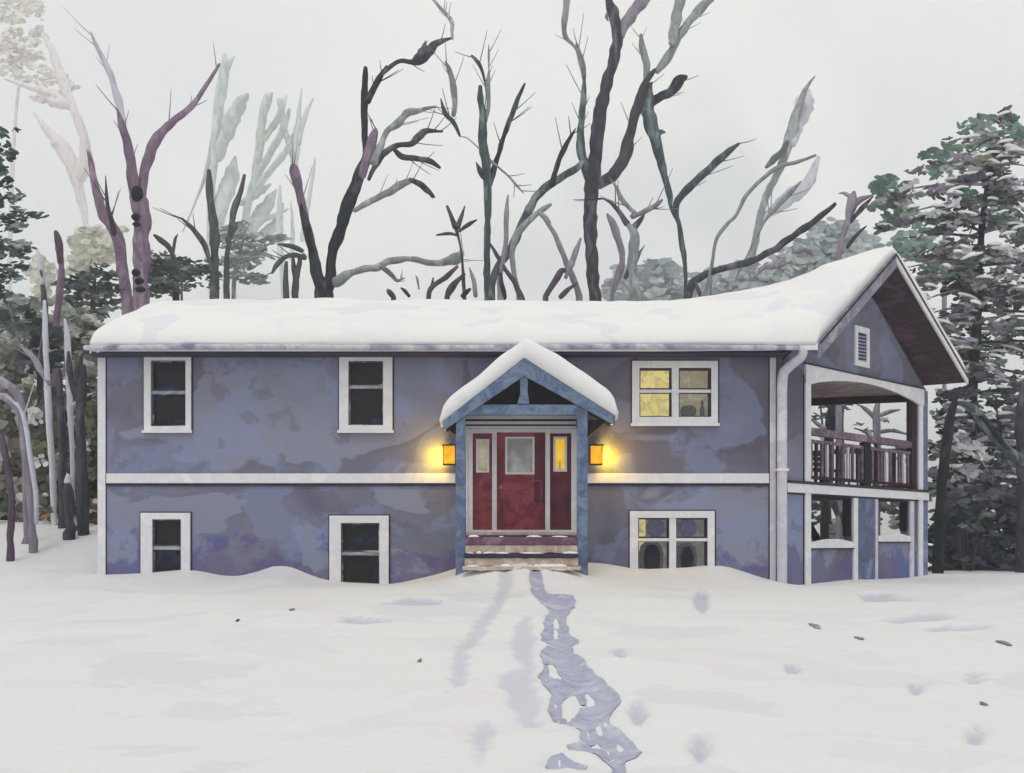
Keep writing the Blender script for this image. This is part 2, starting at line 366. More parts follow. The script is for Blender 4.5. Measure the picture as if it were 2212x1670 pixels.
def ground(x, y, trough=True):
    x = np.asarray(x, float); y = np.asarray(y, float)
    lin = -.04+.0375*np.minimum(y, 0)
    drift = ((np.interp(x-.22, BX, BZ)+np.interp(x+.22, BX, BZ)+np.interp(x, BX, BZ))/3+.04)*np.where(y < 0, np.exp(np.minimum(y, 0)/.9), 1.0)
    z = lin+drift*np.where(y > 0, 1-.6*ss(0, 6, y), 1)
    left = 1-ss(-9.3, -7.5, x)
    z = z+left*1.35*ss(-1.0, 8.5, y)+ss(14, 60, y)*.6
    z = z+ss(-25, -120, x)*2
    z = z+.40*np.exp(-np.abs((x-.15)/1.25)**3-((y+1.5)/.95)**2)
    far = ss(30, 90, np.hypot(x, y))
    z = z+(vnoise(x, y, .35, 3.1)*.11+vnoise(x, y, .9, 8.1)*.035+vnoise(x, y, 2.7, 1.1)*.008)*(.45+.55*ss(0, 3, -y))
    z = z+far*vnoise(x, y, .02, 5.5)*3
    if trough:
        m = (np.abs(x-.6) < 13) & (y < .5) & (y > -20)
        if m.any():
            xx, yy = x[m], y[m]; dz = np.zeros(xx.shape)
            d, _, _ = multi(xx, yy, [WP, WB], WH); t = 1-ss(-.17, .09, d)
            dz -= t*(.07+.02*vnoise(xx, yy, 4.2, 2.2)+.012*vnoise(xx, yy, 9, 4.2)); dz += .02*np.exp(-((d-.1)/.08)**2)
            d, _, _ = multi(xx, yy, WO); dz -= (1-ss(-.16, .03, d))*(.05+.02*vnoise(xx, yy, 3.5, 6.6))
            d, _, _ = multi(xx, yy, WPR); dz -= (1-ss(-.1, .04, d))*.085; dz += .015*np.exp(-((d-.08)/.06)**2)
            z = z.copy(); z[m] += dz
    return z
def axis(parts):
    out = []
    for a, b, n in parts: out += list(np.linspace(a, b, n, endpoint=False))
    return np.array(out+[parts[-1][1]])
gx = axis([(-400,-60,14),(-60,-14,24),(-14,-3,80),(-3,4.5,150),(4.5,13,70),(13,60,24),(60,400,14)])
gy = axis([(-60,-20,14),(-20,-9,190),(-9,.6,130),(.6,12,40),(12,60,24),(60,600,20)])
X, Y = np.meshgrid(gx, gy); Z = ground(X, Y)
mb = MB(); nx_ = len(gx); mb.v = [(float(a), float(b), float(c)) for a, b, c in zip(X.ravel(), Y.ravel(), Z.ravel())]
mb.f = [(j*nx_+i, j*nx_+i+1, (j+1)*nx_+i+1, (j+1)*nx_+i) for j in range(len(gy)-1) for i in range(nx_-1)]
go = mb.build('snowy_ground', SN, smooth=True)
pk = np.zeros(X.shape); mk = (np.abs(X-.6) < 13) & (Y < .5) & (Y > -20.5)
xx, yy = X[mk], Y[mk]
d1, _, _ = multi(xx, yy, WO); d2, _, _ = multi(xx, yy, WPR)
nz = vnoise(xx, yy, 5, 3.3)*.06
pk[mk] = np.maximum(.75*(1-ss(-.06, .03, d1+nz)), 1.0*(1-ss(-.05, .02, d2+nz*.5)))
at_ = go.data.attributes.new('packed', 'FLOAT', 'POINT'); at_.data.foreach_set('value', pk.ravel().astype(np.float32))
tag(go, 'white snow covered yard with soft drifts against the house', kind='structure')
def gz(x, y): return float(ground(np.array([x]), np.array([y]))[0])
def sheet(name, adds, subs, mat, off, label, step=.05):
    allp = np.vstack(adds); x0, y0 = allp.min(0)-.1; x1, y1 = allp.max(0)+.1
    xs = np.arange(x0, x1+step, step); ys = np.arange(y0, y1+step, step); X, Y = np.meshgrid(xs, ys)
    d, qx, qy = multi(X, Y, adds, subs); n = len(xs)
    ins = d < 0; cell = ins[:-1,:-1] | ins[1:,:-1] | ins[:-1,1:] | ins[1:,1:]
    near = (~ins) & (d < step*1.6); X = np.where(near, qx, X); Y = np.where(near, qy, Y)
    use = np.zeros(X.shape, bool); J, I = np.nonzero(cell)
    for dj in (0, 1):
        for di in (0, 1): use[J+dj, I+di] = True
    ids = -np.ones(X.shape, int); ids[use] = np.arange(use.sum())
    Zs = ground(X[use], Y[use])+off
    mb = MB(); mb.v = [(float(a), float(b), float(c)) for a, b, c in zip(X[use], Y[use], Zs)]
    mb.f = [(int(ids[j,i]), int(ids[j,i+1]), int(ids[j+1,i+1]), int(ids[j+1,i])) for j, i in zip(J, I)]
    return tag(mb.build(name, mat, smooth=True), label, kind='structure')
sheet('footpath', [WP, WB], WH, TR, .007, 'trodden grey blue footpath winding through the snow to the front steps')
for k, w in enumerate([]):
    sheet('old_snow_track', [w], [], TR2, .014, ['faint snowed over track curving left of the main path', 'pale softened tracks just beside the main path', 'pale hollow in the snow low in the front yard'][k], .08)
if 0: sheet('footprints', WPR, [], TR2, .014, 'scattered pale footprints and hollows in the yard snow', .06)

# ------------------------------------------------------------------ house
FRONT = Plane(0, 0, 1, 0)             # u = x
END = Plane(5.56, 0, 4.7, 4.9)        # right hand gable wall, receding
EL = math.hypot(4.7, 4.9)
def fu(px): return (px-CX)/105.0
def fz(py): return CZ+(HY-py)/105.0
house = empty('house', (0, 0, 0), 'two storey blue grey house under deep roof snow with a red front door', 'house')
XL, XR = fu(215), 5.56
wins = [  # frame px, glass px, split, kind
    ((312,414,766,933),(327,402,779,921),848,'dark'),
    ((733,848,768,933),(753,828,780,919),836,'dark'),
    ((305,412,1108,1262),(330,392,1122,1262),1184,'dark'),
    ((712,840,1114,1285),(737,820,1130,1285),1196,'dark'),
    ((1365,1550,780,918),(1381,1536,795,901),845,'upper'),
    ((1360,1543,1104,1250),(1378,1528,1119,1250),1166,'lower')]
holes = []
for fr, gl, sp, k in wins: holes.append((fu(gl[0]), fu(gl[1]), fz(gl[3]), fz(gl[2])))
DZ0 = fz(1150); holes.append((fu(1012), fu(1244), DZ0, fz(930)))
w = MB(); FRONT.wall(w, XL, XR, -.9, 4.74, holes, .22)
# left and back walls of the closed part
box(w, XL, XL+.2, .22, 6.6, -.9, 4.7); box(w, XL, 7.05, 6.6-.2, 6.6, -.9, 4.7)
w.build('wall', WALL, house)
# end wall with openings
def eu(px): k = (px-CX)/F; return (CD*k-5.56)/(.692-.7217*k)
eh = [(1.09, 6.3, 2.02, 4.42), (1.09, 2.97, .72, 1.78), (4.15, 5.80, .86, 1.78)]
w = MB(); END.wall(w, .06, EL, -.9, 4.5, eh, .2)
END.prism(w, [(.06,4.503),(EL,4.503),(3.4,6.9)], 0, -.2)
w.build('gable_wall', WALL, house)
# divider wall, porch floor and ceiling
w = MB(); D = Plane(5.75, .45, 1.3, 6.15); D.box(w, 0, 6.1, 0, -.15, -.9, 4.5); w.build('porch_inner_wall', WALL, house)
def slab(mb, pts, z0, z1):
    n = len(pts); vs = [(x,y,z1) for x, y in pts]+[(x,y,z0) for x, y in pts]
    mb.add(vs, [tuple(range(n)), tuple(reversed(range(n, 2*n)))]+[(i,i+n,(i+1)%n+n,(i+1)%n) for i in range(n)])
pp = [END.p(.1,-.21,0)[:2], END.p(EL-.02,-.21,0)[:2], (10.0,5.5), (7.1,6.5)]
w = MB(); slab(w, pp, 1.82, 1.98); w.build('porch_floor', POST, house)
w = MB(); slab(w, pp, 4.44, 4.5); w.build('porch_ceiling', BROWN, house)
w = MB(); slab(w, [(7.05,6.42),(10.1,5.35),(10.05,5.15),(7.0,6.2)], 4.27, 4.43)
for x, y in ((7.15,6.3),(10.0,5.25)): box(w, x-.08, x+.08, y-.08, y+.08, -.6, 4.27)
hexa(w, [(8.0,5.9,.3),(8.2,5.9,.3),(8.2,6.05,.3),(8.0,6.05,.3),(7.25,6.1,1.8),(7.45,6.1,1.8),(7.45,6.25,1.8),(7.25,6.25,1.8)])
w.build('rear_porch_frame', POST, house)

# roof deck: sections (front eave, ridge, back eave)
G = ((6.14,-.55,4.74),(8.49,1.9,7.13),(11.2,4.75,4.8))
SEC = [((-8.47,-.5,4.72),(-8.47,3.4,6.12),(-8.47,7.2,4.72)), ((-4,-.5,4.72),(-4,3.4,6.14),(-4,7.2,4.72)), ((0,-.5,4.72),(0,3.4,6.12),(0,7.2,4.72)),
       ((3.0,-.5,4.72),(3.4,3.4,6.12),(4.0,7.0,4.72)), ((4.1,-.5,4.73),(5.0,3.2,6.25),(6.4,6.6,4.74)), ((5.0,-.52,4.73),(6.4,2.8,6.52),(8.3,6.0,4.76)),
       ((5.6,-.54,4.74),(7.5,2.33,6.86),(9.9,5.4,4.78)), G]
sec = []
flat = [tuple(c for p in s for c in p) for s in SEC]
fine = crom(flat, 14)
fine = [[Vector(f[0:3]), Vector(f[3:6]), Vector(f[6:9])] for f in fine]
def deck(mb, secs, th, t0=0.0):
    vs = []; n = len(secs)
    for e, r, b in secs: vs += [e, r, b, e-Vector((0,0,th)), r-Vector((0,0,th)), b-Vector((0,0,th))]
    fs = []
    for i in range(n-1):
        a = i*6; c = a+6
        fs += [(a,c,c+1,a+1),(a+1,c+1,c+2,a+2),(a+3,a+4,c+4,c+3),(a+4,a+5,c+5,c+4),(a,a+3,c+3,c),(a+2,c+2,c+5,a+5)]
    l = (n-1)*6
    fs += [(0,1,4,3),(1,2,5,4),(l,l+3,l+4,l+1),(l+1,l+4,l+5,l+2)]
    mb.add(vs, fs)
w = MB(); deck(w, fine, .12); roof = w.build('roof', MAROON, house)
# fascia and gutter along the front eave
w = MB()
for (a,_,_), (b,_,_) in zip(fine[:-1], fine[1:]):
    if b.x-a.x < .01: continue
    hexa(w, [a+Vector((0,-.03,-.13)), b+Vector((0,-.03,-.13)), b+Vector((0,-.003,-.13)), a+Vector((0,-.003,-.13)), a+Vector((0,-.03,.02)), b+Vector((0,-.03,.02)), b+Vector((0,-.003,.02)), a+Vector((0,-.003,.02))])
w.build('fascia', WHITE, house)
w = MB(); pts = [(x, -.585+.015*math.sin(x*1.3), 4.665+.012*math.sin(x*.9), .052) for x in np.linspace(-8.58, 5.75, 60)]
tube(w, pts, 8, .02); w.build('gutter', wash('gutter_metal', [srgb(150,152,176), srgb(206,206,216), srgb(126,130,158)], .8), house, smooth=True)
w = MB(); box(w, XL-.1, XR, -.49, -.004, 4.545, 4.575); w.build('eave_soffit', wash('soffit', [srgb(70,64,84), srgb(58,54,70)], 1), house)
# barge boards on the gable end, following the rake
e, r, b = G; n_ = Vector((*END.n, 0))
def rake(mb, p, q, w0, t0, t1, dz):
    hexa(mb, [p+n_*t1+Vector((0,0,dz-w0)), q+n_*t1+Vector((0,0,dz-w0)), q+n_*t0+Vector((0,0,dz-w0)), p+n_*t0+Vector((0,0,dz-w0)), p+n_*t1+Vector((0,0,dz)), q+n_*t1+Vector((0,0,dz)), q+n_*t0+Vector((0,0,dz)), p+n_*t0+Vector((0,0,dz))])
e, r, b = Vector(e), Vector(r), Vector(b)
w = MB(); rake(w, e, r, .32, .004, .05, .03); w.build('barge_board', BARGE, house)
w = MB(); rake(w, r, b, .2, .004, .05, .03); w.build('barge_board', WHITE, house)
w = MB(); rake(w, e, r, .05, .052, .07, .03); rake(w, r, b, .04, .052, .07, .0); w.build('drip_edge', LINE, house)
# left rake board
w = MB(); hexa(w, [(-8.51,-.5,4.55),(-8.475,-.5,4.55),(-8.475,3.4,5.95),(-8.51,3.4,5.95),(-8.51,-.5,4.74),(-8.475,-.5,4.74),(-8.475,3.4,6.14),(-8.51,3.4,6.14)])
w.build('rake_board', WHITE, house)

# snow lofted over the roof
def loft_snow(name, secs, T, label, over=.085, na=44, nseed=1.0, edge=.34, mat=SNR, ridge_round=.2, sideT=None):
    n = len(secs); top = []; bot = []
    L = [0.0]
    for i in range(1, n): L.append(L[-1]+(secs[i][1]-secs[i-1][1]).length)
    for i, (e, r, b) in enumerate(secs):
        dl = min(L[i], L[-1]-L[i]); tr, br = [], []
        for k in range(na+1):
            t = -1+2*k/na; t = math.copysign(abs(t)**.8, t)
            tt = t
            p = (r+(e-r)*(-tt)) if tt < 0 else (r+(b-r)*tt)
            half = (e-r).length if tt < 0 else (b-r).length
            da = (1-abs(tt))*half
            q = p.copy()
            rr = lambda d: (1-(1-min(1, d/edge))**2)**.5
            th = T*(.30+.70*rr(da))*(.58+.42*rr(dl))
            th *= 1+.22*mn.noise(Vector((p.x*.55+nseed, p.y*.7, nseed)))+.08*mn.noise(Vector((p.x*2.2, p.y*2.2, nseed)))
            if sideT: th *= sideT(tt)
            ou = Vector((0,0,0))
            if da < edge:
                dv = (e-r) if tt < 0 else (b-r); dv = dv.normalized(); ou += dv*over*(1-da/edge)*(1+.6*mn.noise(Vector((p.x*1.5,p.y*1.5,nseed+5))))
            # soften the ridge
            th -= ridge_round*max(0, 1-abs(tt)*half/.7)**2*.5
            tr.append(q+Vector((0,0,.004+max(.05, th)))+ou); br.append(q+Vector((0,0,.004))+ou*.8)
        top.append(tr); bot.append(br)
    # push end rows outward a little
    m = na+1; vs = [v for r_ in top for v in r_]+[v for r_ in bot for v in r_]; fs = []; N = n*m
    for i in range(n-1):
        for k in range(na):
            a = i*m+k
            fs.append((a, a+m, a+m+1, a+1)); fs.append((N+a, N+a+1, N+a+m+1, N+a+m))
        fs.append((i*m, N+i*m, N+(i+1)*m, (i+1)*m)); fs.append((i*m+na, (i+1)*m+na, N+(i+1)*m+na, N+i*m+na))
    for k in range(na):
        fs.append((k, k+1, N+k+1, N+k)); a = (n-1)*m+k; fs.append((a, N+a, N+a+1, a+1))
    mb = MB(); mb.v = [tuple(v) for v in vs]; mb.f = fs
    o = mb.build(name, mat, smooth=True); return tag(o, label, 'snow', kind='stuff')
s2 = []
flat2 = [tuple(c for p in s for c in p) for s in SEC]
for s in crom(flat2, 30): s2.append([Vector(s[0:3]), Vector(s[3:6]), Vector(s[6:9])])
# extra stations close to both ends for round edges
def densify(S, k=9, d=.4):
    a, b = S[0], S[1]; u = (b[1]-a[1]).length
    pre = [[p+(q-p)*(d*(j/k)**2/u) for p, q in zip(a, b)] for j in range(k)]
    y, z = S[-2], S[-1]; u2 = (z[1]-y[1]).length
    post = [[q+(p-q)*(min(.95*u2, d)*(j/k)**2/u2) for p, q in zip(y, z)] for j in range(k-1, -1, -1)]
    mid = [s for s in S[1:-1] if (s[1]-a[1]).length > d+.03 and (s[1]-z[1]).length > min(.95*u2, d)+.01]
    return pre+mid+post
loft_snow('roof_snow', densify(s2), .38, 'thick rounded white snow blanketing the long main roof', edge=.42)

# trim of the front wall
w = MB(); box(w, XL-.03, XL+.13, -.03, -.002, -.6, 4.54); w.build('corner_board', WHITE, house, bevel=.004)
w = MB(); box(w, XL+.133, XL+.15, -.012, -.002, -.6, 4.54); w.build('corner_joint', LINE, house)
for a, b in ((XL+.152, fu(984)), (fu(1268), 5.28)):
    w = MB(); box(w, a, b, -.05, -.002, fz(1044), fz(1023)); o = w.build('belt_board', WHITE, house, bevel=.008)
    w = MB(); box(w, a, b, -.03, -.003, fz(1050), fz(1044.3)); w.build('belt_drip', LINE, house)
w = MB(); box(w, 5.30, 5.42, -.03, -.002, -.6, 4.54); w.build('corner_board', LAV, house)
w = MB(); box(w, 5.275, 5.297, -.02, -.002, -.6, 4.54); w.build('corner_joint', LINE, house)
w = MB(); tube(w, crom([(5.86,-.52,4.64,.085),(5.84,-.46,4.5,.095),(5.62,-.25,4.3,.10),(5.53,-.16,4.1,.105),(5.52,-.15,3.2,.105),(5.52,-.15,1.5,.105),(5.52,-.15,.3,.105),(5.52,-.15,-.5,.105)], 6), 12, .03)
w.build('downspout', LAV, house, smooth=True)
for z in (2.2,):
    w = MB(); box(w, 5.40, 5.64, -.265, -.03, z, z+.05); w.build('downspout_bracket', WHITE, house)

# windows
RGB_ = []
for (f, g, sp, kind) in wins:
    x0, x1, z0, z1 = fu(f[0]), fu(f[1]), fz(f[3]), fz(f[2]); a0, a1, b0, b1 = fu(g[0]), fu(g[1]), fz(g[3]), fz(g[2]); zs = fz(sp)
    fm = WHITE
    w = MB(); FRONT.wall(w, x0, x1, z0, z1, [(a0-.0, a1+.0, b0, b1)], .05)
    w.v = [(x, y-.052, z) for x, y, z in w.v]
    wf = w.build('window', fm, house, bevel=.006)
    w = MB(); FRONT.wall(w, x0-.022, x1+.03, z0-.03, z1+.022, [(x0, x1, z0, z1)], .02); w.v = [(x, y-.022, z) for x, y, z in w.v]; w.build('frame_joint', LINE, wf)
    w = MB(); FRONT.box(w, x0-.03, x1+.03, .054, .10, z0-.03, z0+.03)
    if f[3] < 1000: w.build('sill', WHITE, wf, bevel=.006)
    t = .028
    cols = [(a0, a1)] if kind == 'dark' else [(a0, (a0+a1)/2-.07), ((a0+a1)/2+.07, a1)]
    if kind != 'dark':
        w = MB(); FRONT.box(w, cols[0][1], cols[1][0], -.10, .03, b0, b1); w.build('mullion', WHITE, wf, bevel=.006)
    for ci, (c0, c1) in enumerate(cols):
        for (s0, s1, dep) in ((b0, zs-.015, -.07), (zs+.015, b1, -.035)):
            if kind == 'lower' and False: continue
            w = MB(); FRONT.wall(w, c0+.003, c1-.003, s0, s1, [(c0+t, c1-t, s0+(.05 if s0 > b0 else .03), s1-t)], .03); w.v = [(x, y-dep-.0, z) for x, y, z in w.v]
            sm = LINE if kind != 'dark' else wash('sash', [srgb(110,108,120), srgb(70,68,82), srgb(190,192,196)], 2.2)
            w.build('sash', sm, wf)
        w = MB(); FRONT.box(w, c0+.001, c1-.001, -.03, -.008 if kind == 'dark' else 0.0, zs-.032, zs+.032); w.build('meeting_rail', WHITE if kind != 'dark' else wash('rail_paint', [srgb(176,178,182), srgb(120,120,132)], 3), wf)
        w = MB(); FRONT.box(w, c0+.004, c1-.004, -.13, -.115, b0+.002, b1-.002); w.build('pane', GDARK if kind == 'dark' else CLEAR, wf)
        if kind == 'upper':
            w = MB(); FRONT.box(w, c0+.004, c1-.004, -.42, -.40, b0, b1); w.build('lit_room', ROOMY if ci == 0 else ROOMT, wf)
        if kind == 'lower':
            w = MB(); FRONT.box(w, c0+.004, c0+.20, -.42, -.40, b0, b1); w.build('lit_room', ROOMY if ci == 0 else ROOMD, wf)
            w = MB(); FRONT.box(w, c0+.201, c1-.004, -.42, -.40, b0, b1); w.build('dim_room', ROOMD, wf)
    if kind != 'dark':
        w = MB(); FRONT.box(w, a0-.02, a1+.02, -.45, -.222, b0-.03, b0-.004); FRONT.box(w, a0-.02, a1+.02, -.45, -.222, b1+.004, b1+.03)
        FRONT.box(w, a0-.04, a0-.008, -.45, -.222, b0-.03, b1+.03); FRONT.box(w, a1+.008, a1+.04, -.45, -.222, b0-.03, b1+.03)
        w.build('window_reveal', SLATE if kind == 'upper' else POST, wf)
        FRZ = b0
def lathe(mb, cx, cy, z, prof, n=20):
    vs = []; 
    for r_, h in prof:
        for k in range(n): a = 2*math.pi*k/n; vs.append((cx+r_*math.cos(a), cy+r_*math.sin(a), z+h))
    fs = [(i*n+k, i*n+(k+1)%n, (i+1)*n+(k+1)%n, (i+1)*n+k) for i in range(len(prof)-1) for k in range(n)]
    fs += [tuple(reversed(range(n))), tuple(range((len(prof)-1)*n, len(prof)*n))]
    mb.add(vs, fs)
zb = fz(901)-.004
def pot(name, cx, cy, z, prof, mat, label, cat):
    w = MB(); lathe(w, cx, cy, z, prof); return tag(w.build(name, mat, smooth=True), label, cat)
pot('plant_pot', fu(1492), .32, zb, [(.10,0),(.14,.05),(.17,.14),(.16,.22),(.12,.26),(.10,.27),(.09,.24)], BLK, 'round charcoal pot on the sill inside the lit upper window', 'pot')
pot('bottle', fu(1522), .3, zb, [(.045,0),(.05,.02),(.05,.2),(.03,.27),(.022,.36),(.026,.38)], NAVY, 'dark blue bottle standing right of the pot in the upper window', 'bottle')
zb = fz(1250)-.004
for i, (px, nm) in enumerate(((1410, 'left'), (1486, 'right'))):
    pot('storage_jar', fu(px), .31, zb, [(.2,0),(.24,.1),(.26,.5),(.22,.68),(.15,.74),(.14,.75)] if i == 0 else [(.15,0),(.21,.12),(.24,.45),(.2,.66),(.1,.72),(.09,.74)], BLK,
        ['big black jar behind the left half of the half buried window', 'big black jar behind the right half of the half buried window'][i], 'jar')
    w = MB(); cx, cz = fu(px+8 if i == 0 else px+1), fz(1140); vs = []; 
    for r_, o_ in ((.01,.0),(.09,.0),(.13,-.03),(.19,-.045),(.2,-.06)):
        for k in range(20): a = 2*math.pi*k/20; vs.append((cx+r_*math.cos(a), .2+o_+.03, cz+r_*math.sin(a)))
    w.add(vs, [(j*20+k, j*20+(k+1)%20, (j+1)*20+(k+1)%20, (j+1)*20+k) for j in range(4) for k in range(20)]+[tuple(range(20))])
    tag(w.build('hanging_plate', NAVY, smooth=True), ['navy blue round plate hung behind the left lower lit window pane', 'navy blue round plate hung behind the right lower window pane'][i], 'plate')

# front door unit
dx0, dx1, dz0, dz1 = fu(1012), fu(1244), DZ0, fz(930)
w = MB(); FRONT.wall(w, dx0-.02, dx1+.02, dz0, dz1+.03, [(fu(1021),fu(1063),dz0+.05,fz(936)), (fu(1073),fu(1178),dz0+.05,fz(934)), (fu(1188),fu(1234),dz0+.05,fz(936))], .14); w.v = [(x,y-.025,z) for x,y,z in w.v]
door = w.build('front_door', WHITE, house)
def leaf(px0, px1, py0, g, mat, gm, name):
    a0, a1, z0, z1 = fu(px0), fu(px1), dz0+.052, fz(py0); h = (fu(g[0]), fu(g[1]), fz(g[3]), fz(g[2]))
    w = MB(); FRONT.wall(w, a0+.003, a1-.003, z0, z1, [h], .045); w.v = [(x,y+.03,z) for x,y,z in w.v]
    # raised panel below the glass
    FRONT.wall(w, a0+.07, a1-.07, z0+.12, h[2]-.16, [(a0+.095,a1-.095,z0+.145,h[2]-.185)], .012); n = len(w.v)
    for i in range(n-16, n):
        x, y, z = w.v[i]; w.v[i] = (x, y+.017, z)
    o = w.build(name, mat, door)
    w = MB(); FRONT.wall(w, h[0]-.045, h[1]+.045, h[2]-.045, h[3]+.045, [h], .02); w.v = [(x,y+.012,z) for x,y,z in w.v]; w.build('glass_trim', WHITE, door)
    w = MB(); FRONT.box(w, h[0], h[1], -.06, -.045, h[2], h[3]); w.build('pane', gm, door)
leaf(1021,1063,936,(1033,1052,953,1016),RED,GGLOW,'sidelight')
leaf(1073,1178,934,(1096,1150,948,1020),RED,GGREY,'door_leaf')
leaf(1188,1234,936,(1200,1220,948,1014),DRED,GYEL,'sidelight')
w = MB(); FRONT.box(w, fu(1154), fu(1177), -.029, -.022, dz0+.6, fz(936)); w.build('door_stile', DRED, door)
w = MB(); lathe(w, 0, 0, 0, [(.012,0),(.012,.03),(.034,.045),(.036,.06),(.02,.075)], 14)
w.v = [(fu(1082)+x, .022-z, dz0+.92+y) for x, y, z in w.v]; w.build('door_handle', wash('brass', [srgb(170,140,90)], 3, rough=.4), door, smooth=True)
w = MB(); box(w, fu(1006), fu(1012)-.02, -.05, -.002, dz0-.05, fz(926)); box(w, fu(1244)+.02, fu(1251), -.05, -.002, dz0-.05, fz(926)); w.build('door_casing', WHITE, door)
w = MB()
for k, (a, b, o) in enumerate(((926,921,.05),(917,911,.09),(906,897,.13))): box(w, fu(1004-k*1), fu(1250+k*1), -o, -.002, fz(a), fz(b))
w.build('door_crown', WHITE, door, bevel=.004)
w = MB()
for k, (a, b, o) in enumerate(((921,917,.04),(911,906,.07),(897,893,.1))): box(w, fu(1006), fu(1248), -o, -.002, fz(a)+.001, fz(b)-.001)
w.build('crown_groove', LINE, door)
w = MB(); box(w, dx0-.05, dx1+.05, -.12, .1, dz0-.06, dz0); w.build('threshold', CREAM, door, bevel=.006)
# candle in the right sidelight
w = MB(); lathe(w, fu(1209), -.015, fz(1014), [(.03,0),(.03,.02),(.018,.025),(.018,.16),(.004,.17),(.003,.2)], 10)
tag(w.build('candle', WAX, smooth=True), 'small white candle at the glass of the right yellow sidelight', 'candle')

# portico (front plane y=-1.4)
PF = Plane(0, -1.4, 1, 0); pd = 22.6
def pu(px): return (px-CX)*pd/F
def pz(py): return CZ+(HY-py)*pd/F
portico = MB(); AP = (pu(1132), pz(776)); TL = (pu(957), pz(912)); TRr = (pu(1328), pz(900))
# roof deck of the portico
def pslab(mb, a, b, th, o0, o1): PF.prism(mb, [a, b, (b[0], b[1]-th), (a[0], a[1]-th)], o0, o1)
pslab(portico, TL, AP, .06, -1.39, .0); pslab(portico, AP, TRr, .06, -1.39, .0)
portico = portico.build('portico', DARKW, house)  # dark deck colour carries the shade under the porch roof
w = MB(); PF.prism(w, [(TL[0],TL[1]+.01),(AP[0],AP[1]+.02),(TRr[0],TRr[1]+.01),(TRr[0]-.0,TRr[1]-.17),(AP[0],AP[1]-.33),(TL[0],TL[1]-.17)], .003, .06)
w.build('barge_board', BLUE, portico, bevel=.006)
w = MB(); PF.box(w, pu(990), pu(1264), -.16, -.002, pz(896), pz(874)); w.build('tie_beam', BLUE, portico, bevel=.008)
w = MB(); PF.prism(w, [(pu(1118),pz(872)),(pu(1144),pz(872)),(pu(1140),pz(850)),(pu(1140),pz(806)),(pu(1123),pz(806)),(pu(1124),pz(850))], -.12, .0); w.build('king_post', BLUE, portico, bevel=.006)
w = MB(); PF.prism(w, [(pu(1012),pz(880)),(pu(1262),pz(880)),(pu(1133),pz(800))], -.42, -.38); w.build('gable_shade_panel', DARKW, portico)  # added near-black infill; shade inside the porch gable put in as colour
for a, b, t in ((985,1006,880),(1247,1270,880)):
    w = MB(); PF.prism(w, [(pu(a),-.5),(pu(b),-.5),(pu(b-2),pz(t)),(pu(a+1),pz(t))], -.17, .001); w.build('post', BLUE, portico, bevel=.01)
for s, a, b in ((-1, 968, 992), (1, 1266, 1312)):
    w = MB(); z1 = pz(908)
    PF.prism(w, [(pu(a),pz(912) if s < 0 else pz(905)),(pu(b),pz(905)),(pu(b if s < 0 else 1300),pz(945 if s < 0 else 918)),(pu(a+4 if s < 0 else a+2),pz(930 if s < 0 else 944))], -.9, -.15); w.build('eave_bracket', DARKW, portico)
w = MB(); box(w, pu(990)+.02, pu(1000), -1.24, -.05, 3.1, 3.25); box(w, pu(1252), pu(1262), -1.24, -.05, 3.1, 3.25); w.build('side_beam', BLUE, portico)
ps = [[Vector((TL[0],y,TL[1])), Vector((AP[0],y,AP[1]+.02)), Vector((TRr[0],y,TRr[1]))] for y in (-1.46,-1.44,-1.4,-1.34,-1.26,-1.1,-.9,-.6,-.3,-.02)]
loft_snow('porch_roof_snow', ps, .43, 'thick white snow cap on the small gabled entrance porch roof', edge=.22, na=50, nseed=4., ridge_round=.12, sideT=lambda t: 1.0 if t < 0 else 1.12)
# steps
def sz(py, y): return CZ+(HY-py)*(CD+y)/F
stairs = MB(); box(stairs, pu(1003), pu(1248), -1.35, -.13, -.3, sz(1159,-1.35)-.16); stairs = stairs.build('stairs', SLATE, house)
def rough_slab(name, x0, x1, y0, y1, z0, z1, mat, seed, amp=.012, n=26):
    w = MB(); vs = []; rr = random.Random(seed)
    for i in range(n+1):
        x = x0+(x1-x0)*i/n; a = amp*mn.noise(Vector((x*5, seed, 0))); b = amp*1.5*mn.noise(Vector((x*6, seed, 5))); c = amp*mn.noise(Vector((x*4, seed, 9)))
        vs += [(x,y0+a,z0+b),(x,y1,z0+b),(x,y1,z1),(x,y0+a,z1+c)]
    fs = [(i*4+k, i*4+(k+1)%4, i*4+4+(k+1)%4, i*4+4+k) for i in range(n) for k in range(4)]+[(0,3,2,1),(n*4,n*4+1,n*4+2,n*4+3)]
    w.add(vs, fs); return w.build(name, mat, stairs)
a, b = pu(1004), pu(1248)
rough_slab('landing_edge', a, b, -1.42, -1.2, sz(1177,-1.42), sz(1160,-1.42), SLATE, 1)
rough_slab('riser', a+.01, b-.01, -1.405, -1.2, sz(1194,-1.4), sz(1178,-1.4), CREAM, 2)
rough_slab('tread', a, b, -1.72, -1.41, sz(1205,-1.72), sz(1196,-1.72), LINE, 3, .02)  # near-black slab; shadow gap between the steps painted as its colour
rough_slab('riser', a+.01, b-.01, -1.68, -1.41, sz(1222,-1.7), sz(1206,-1.7), CREAM, 4)
rough_slab('tread', a-.02, b+.02, -1.98, -1.69, sz(1232,-1.98), sz(1224,-1.98), CREAM, 5, .02)
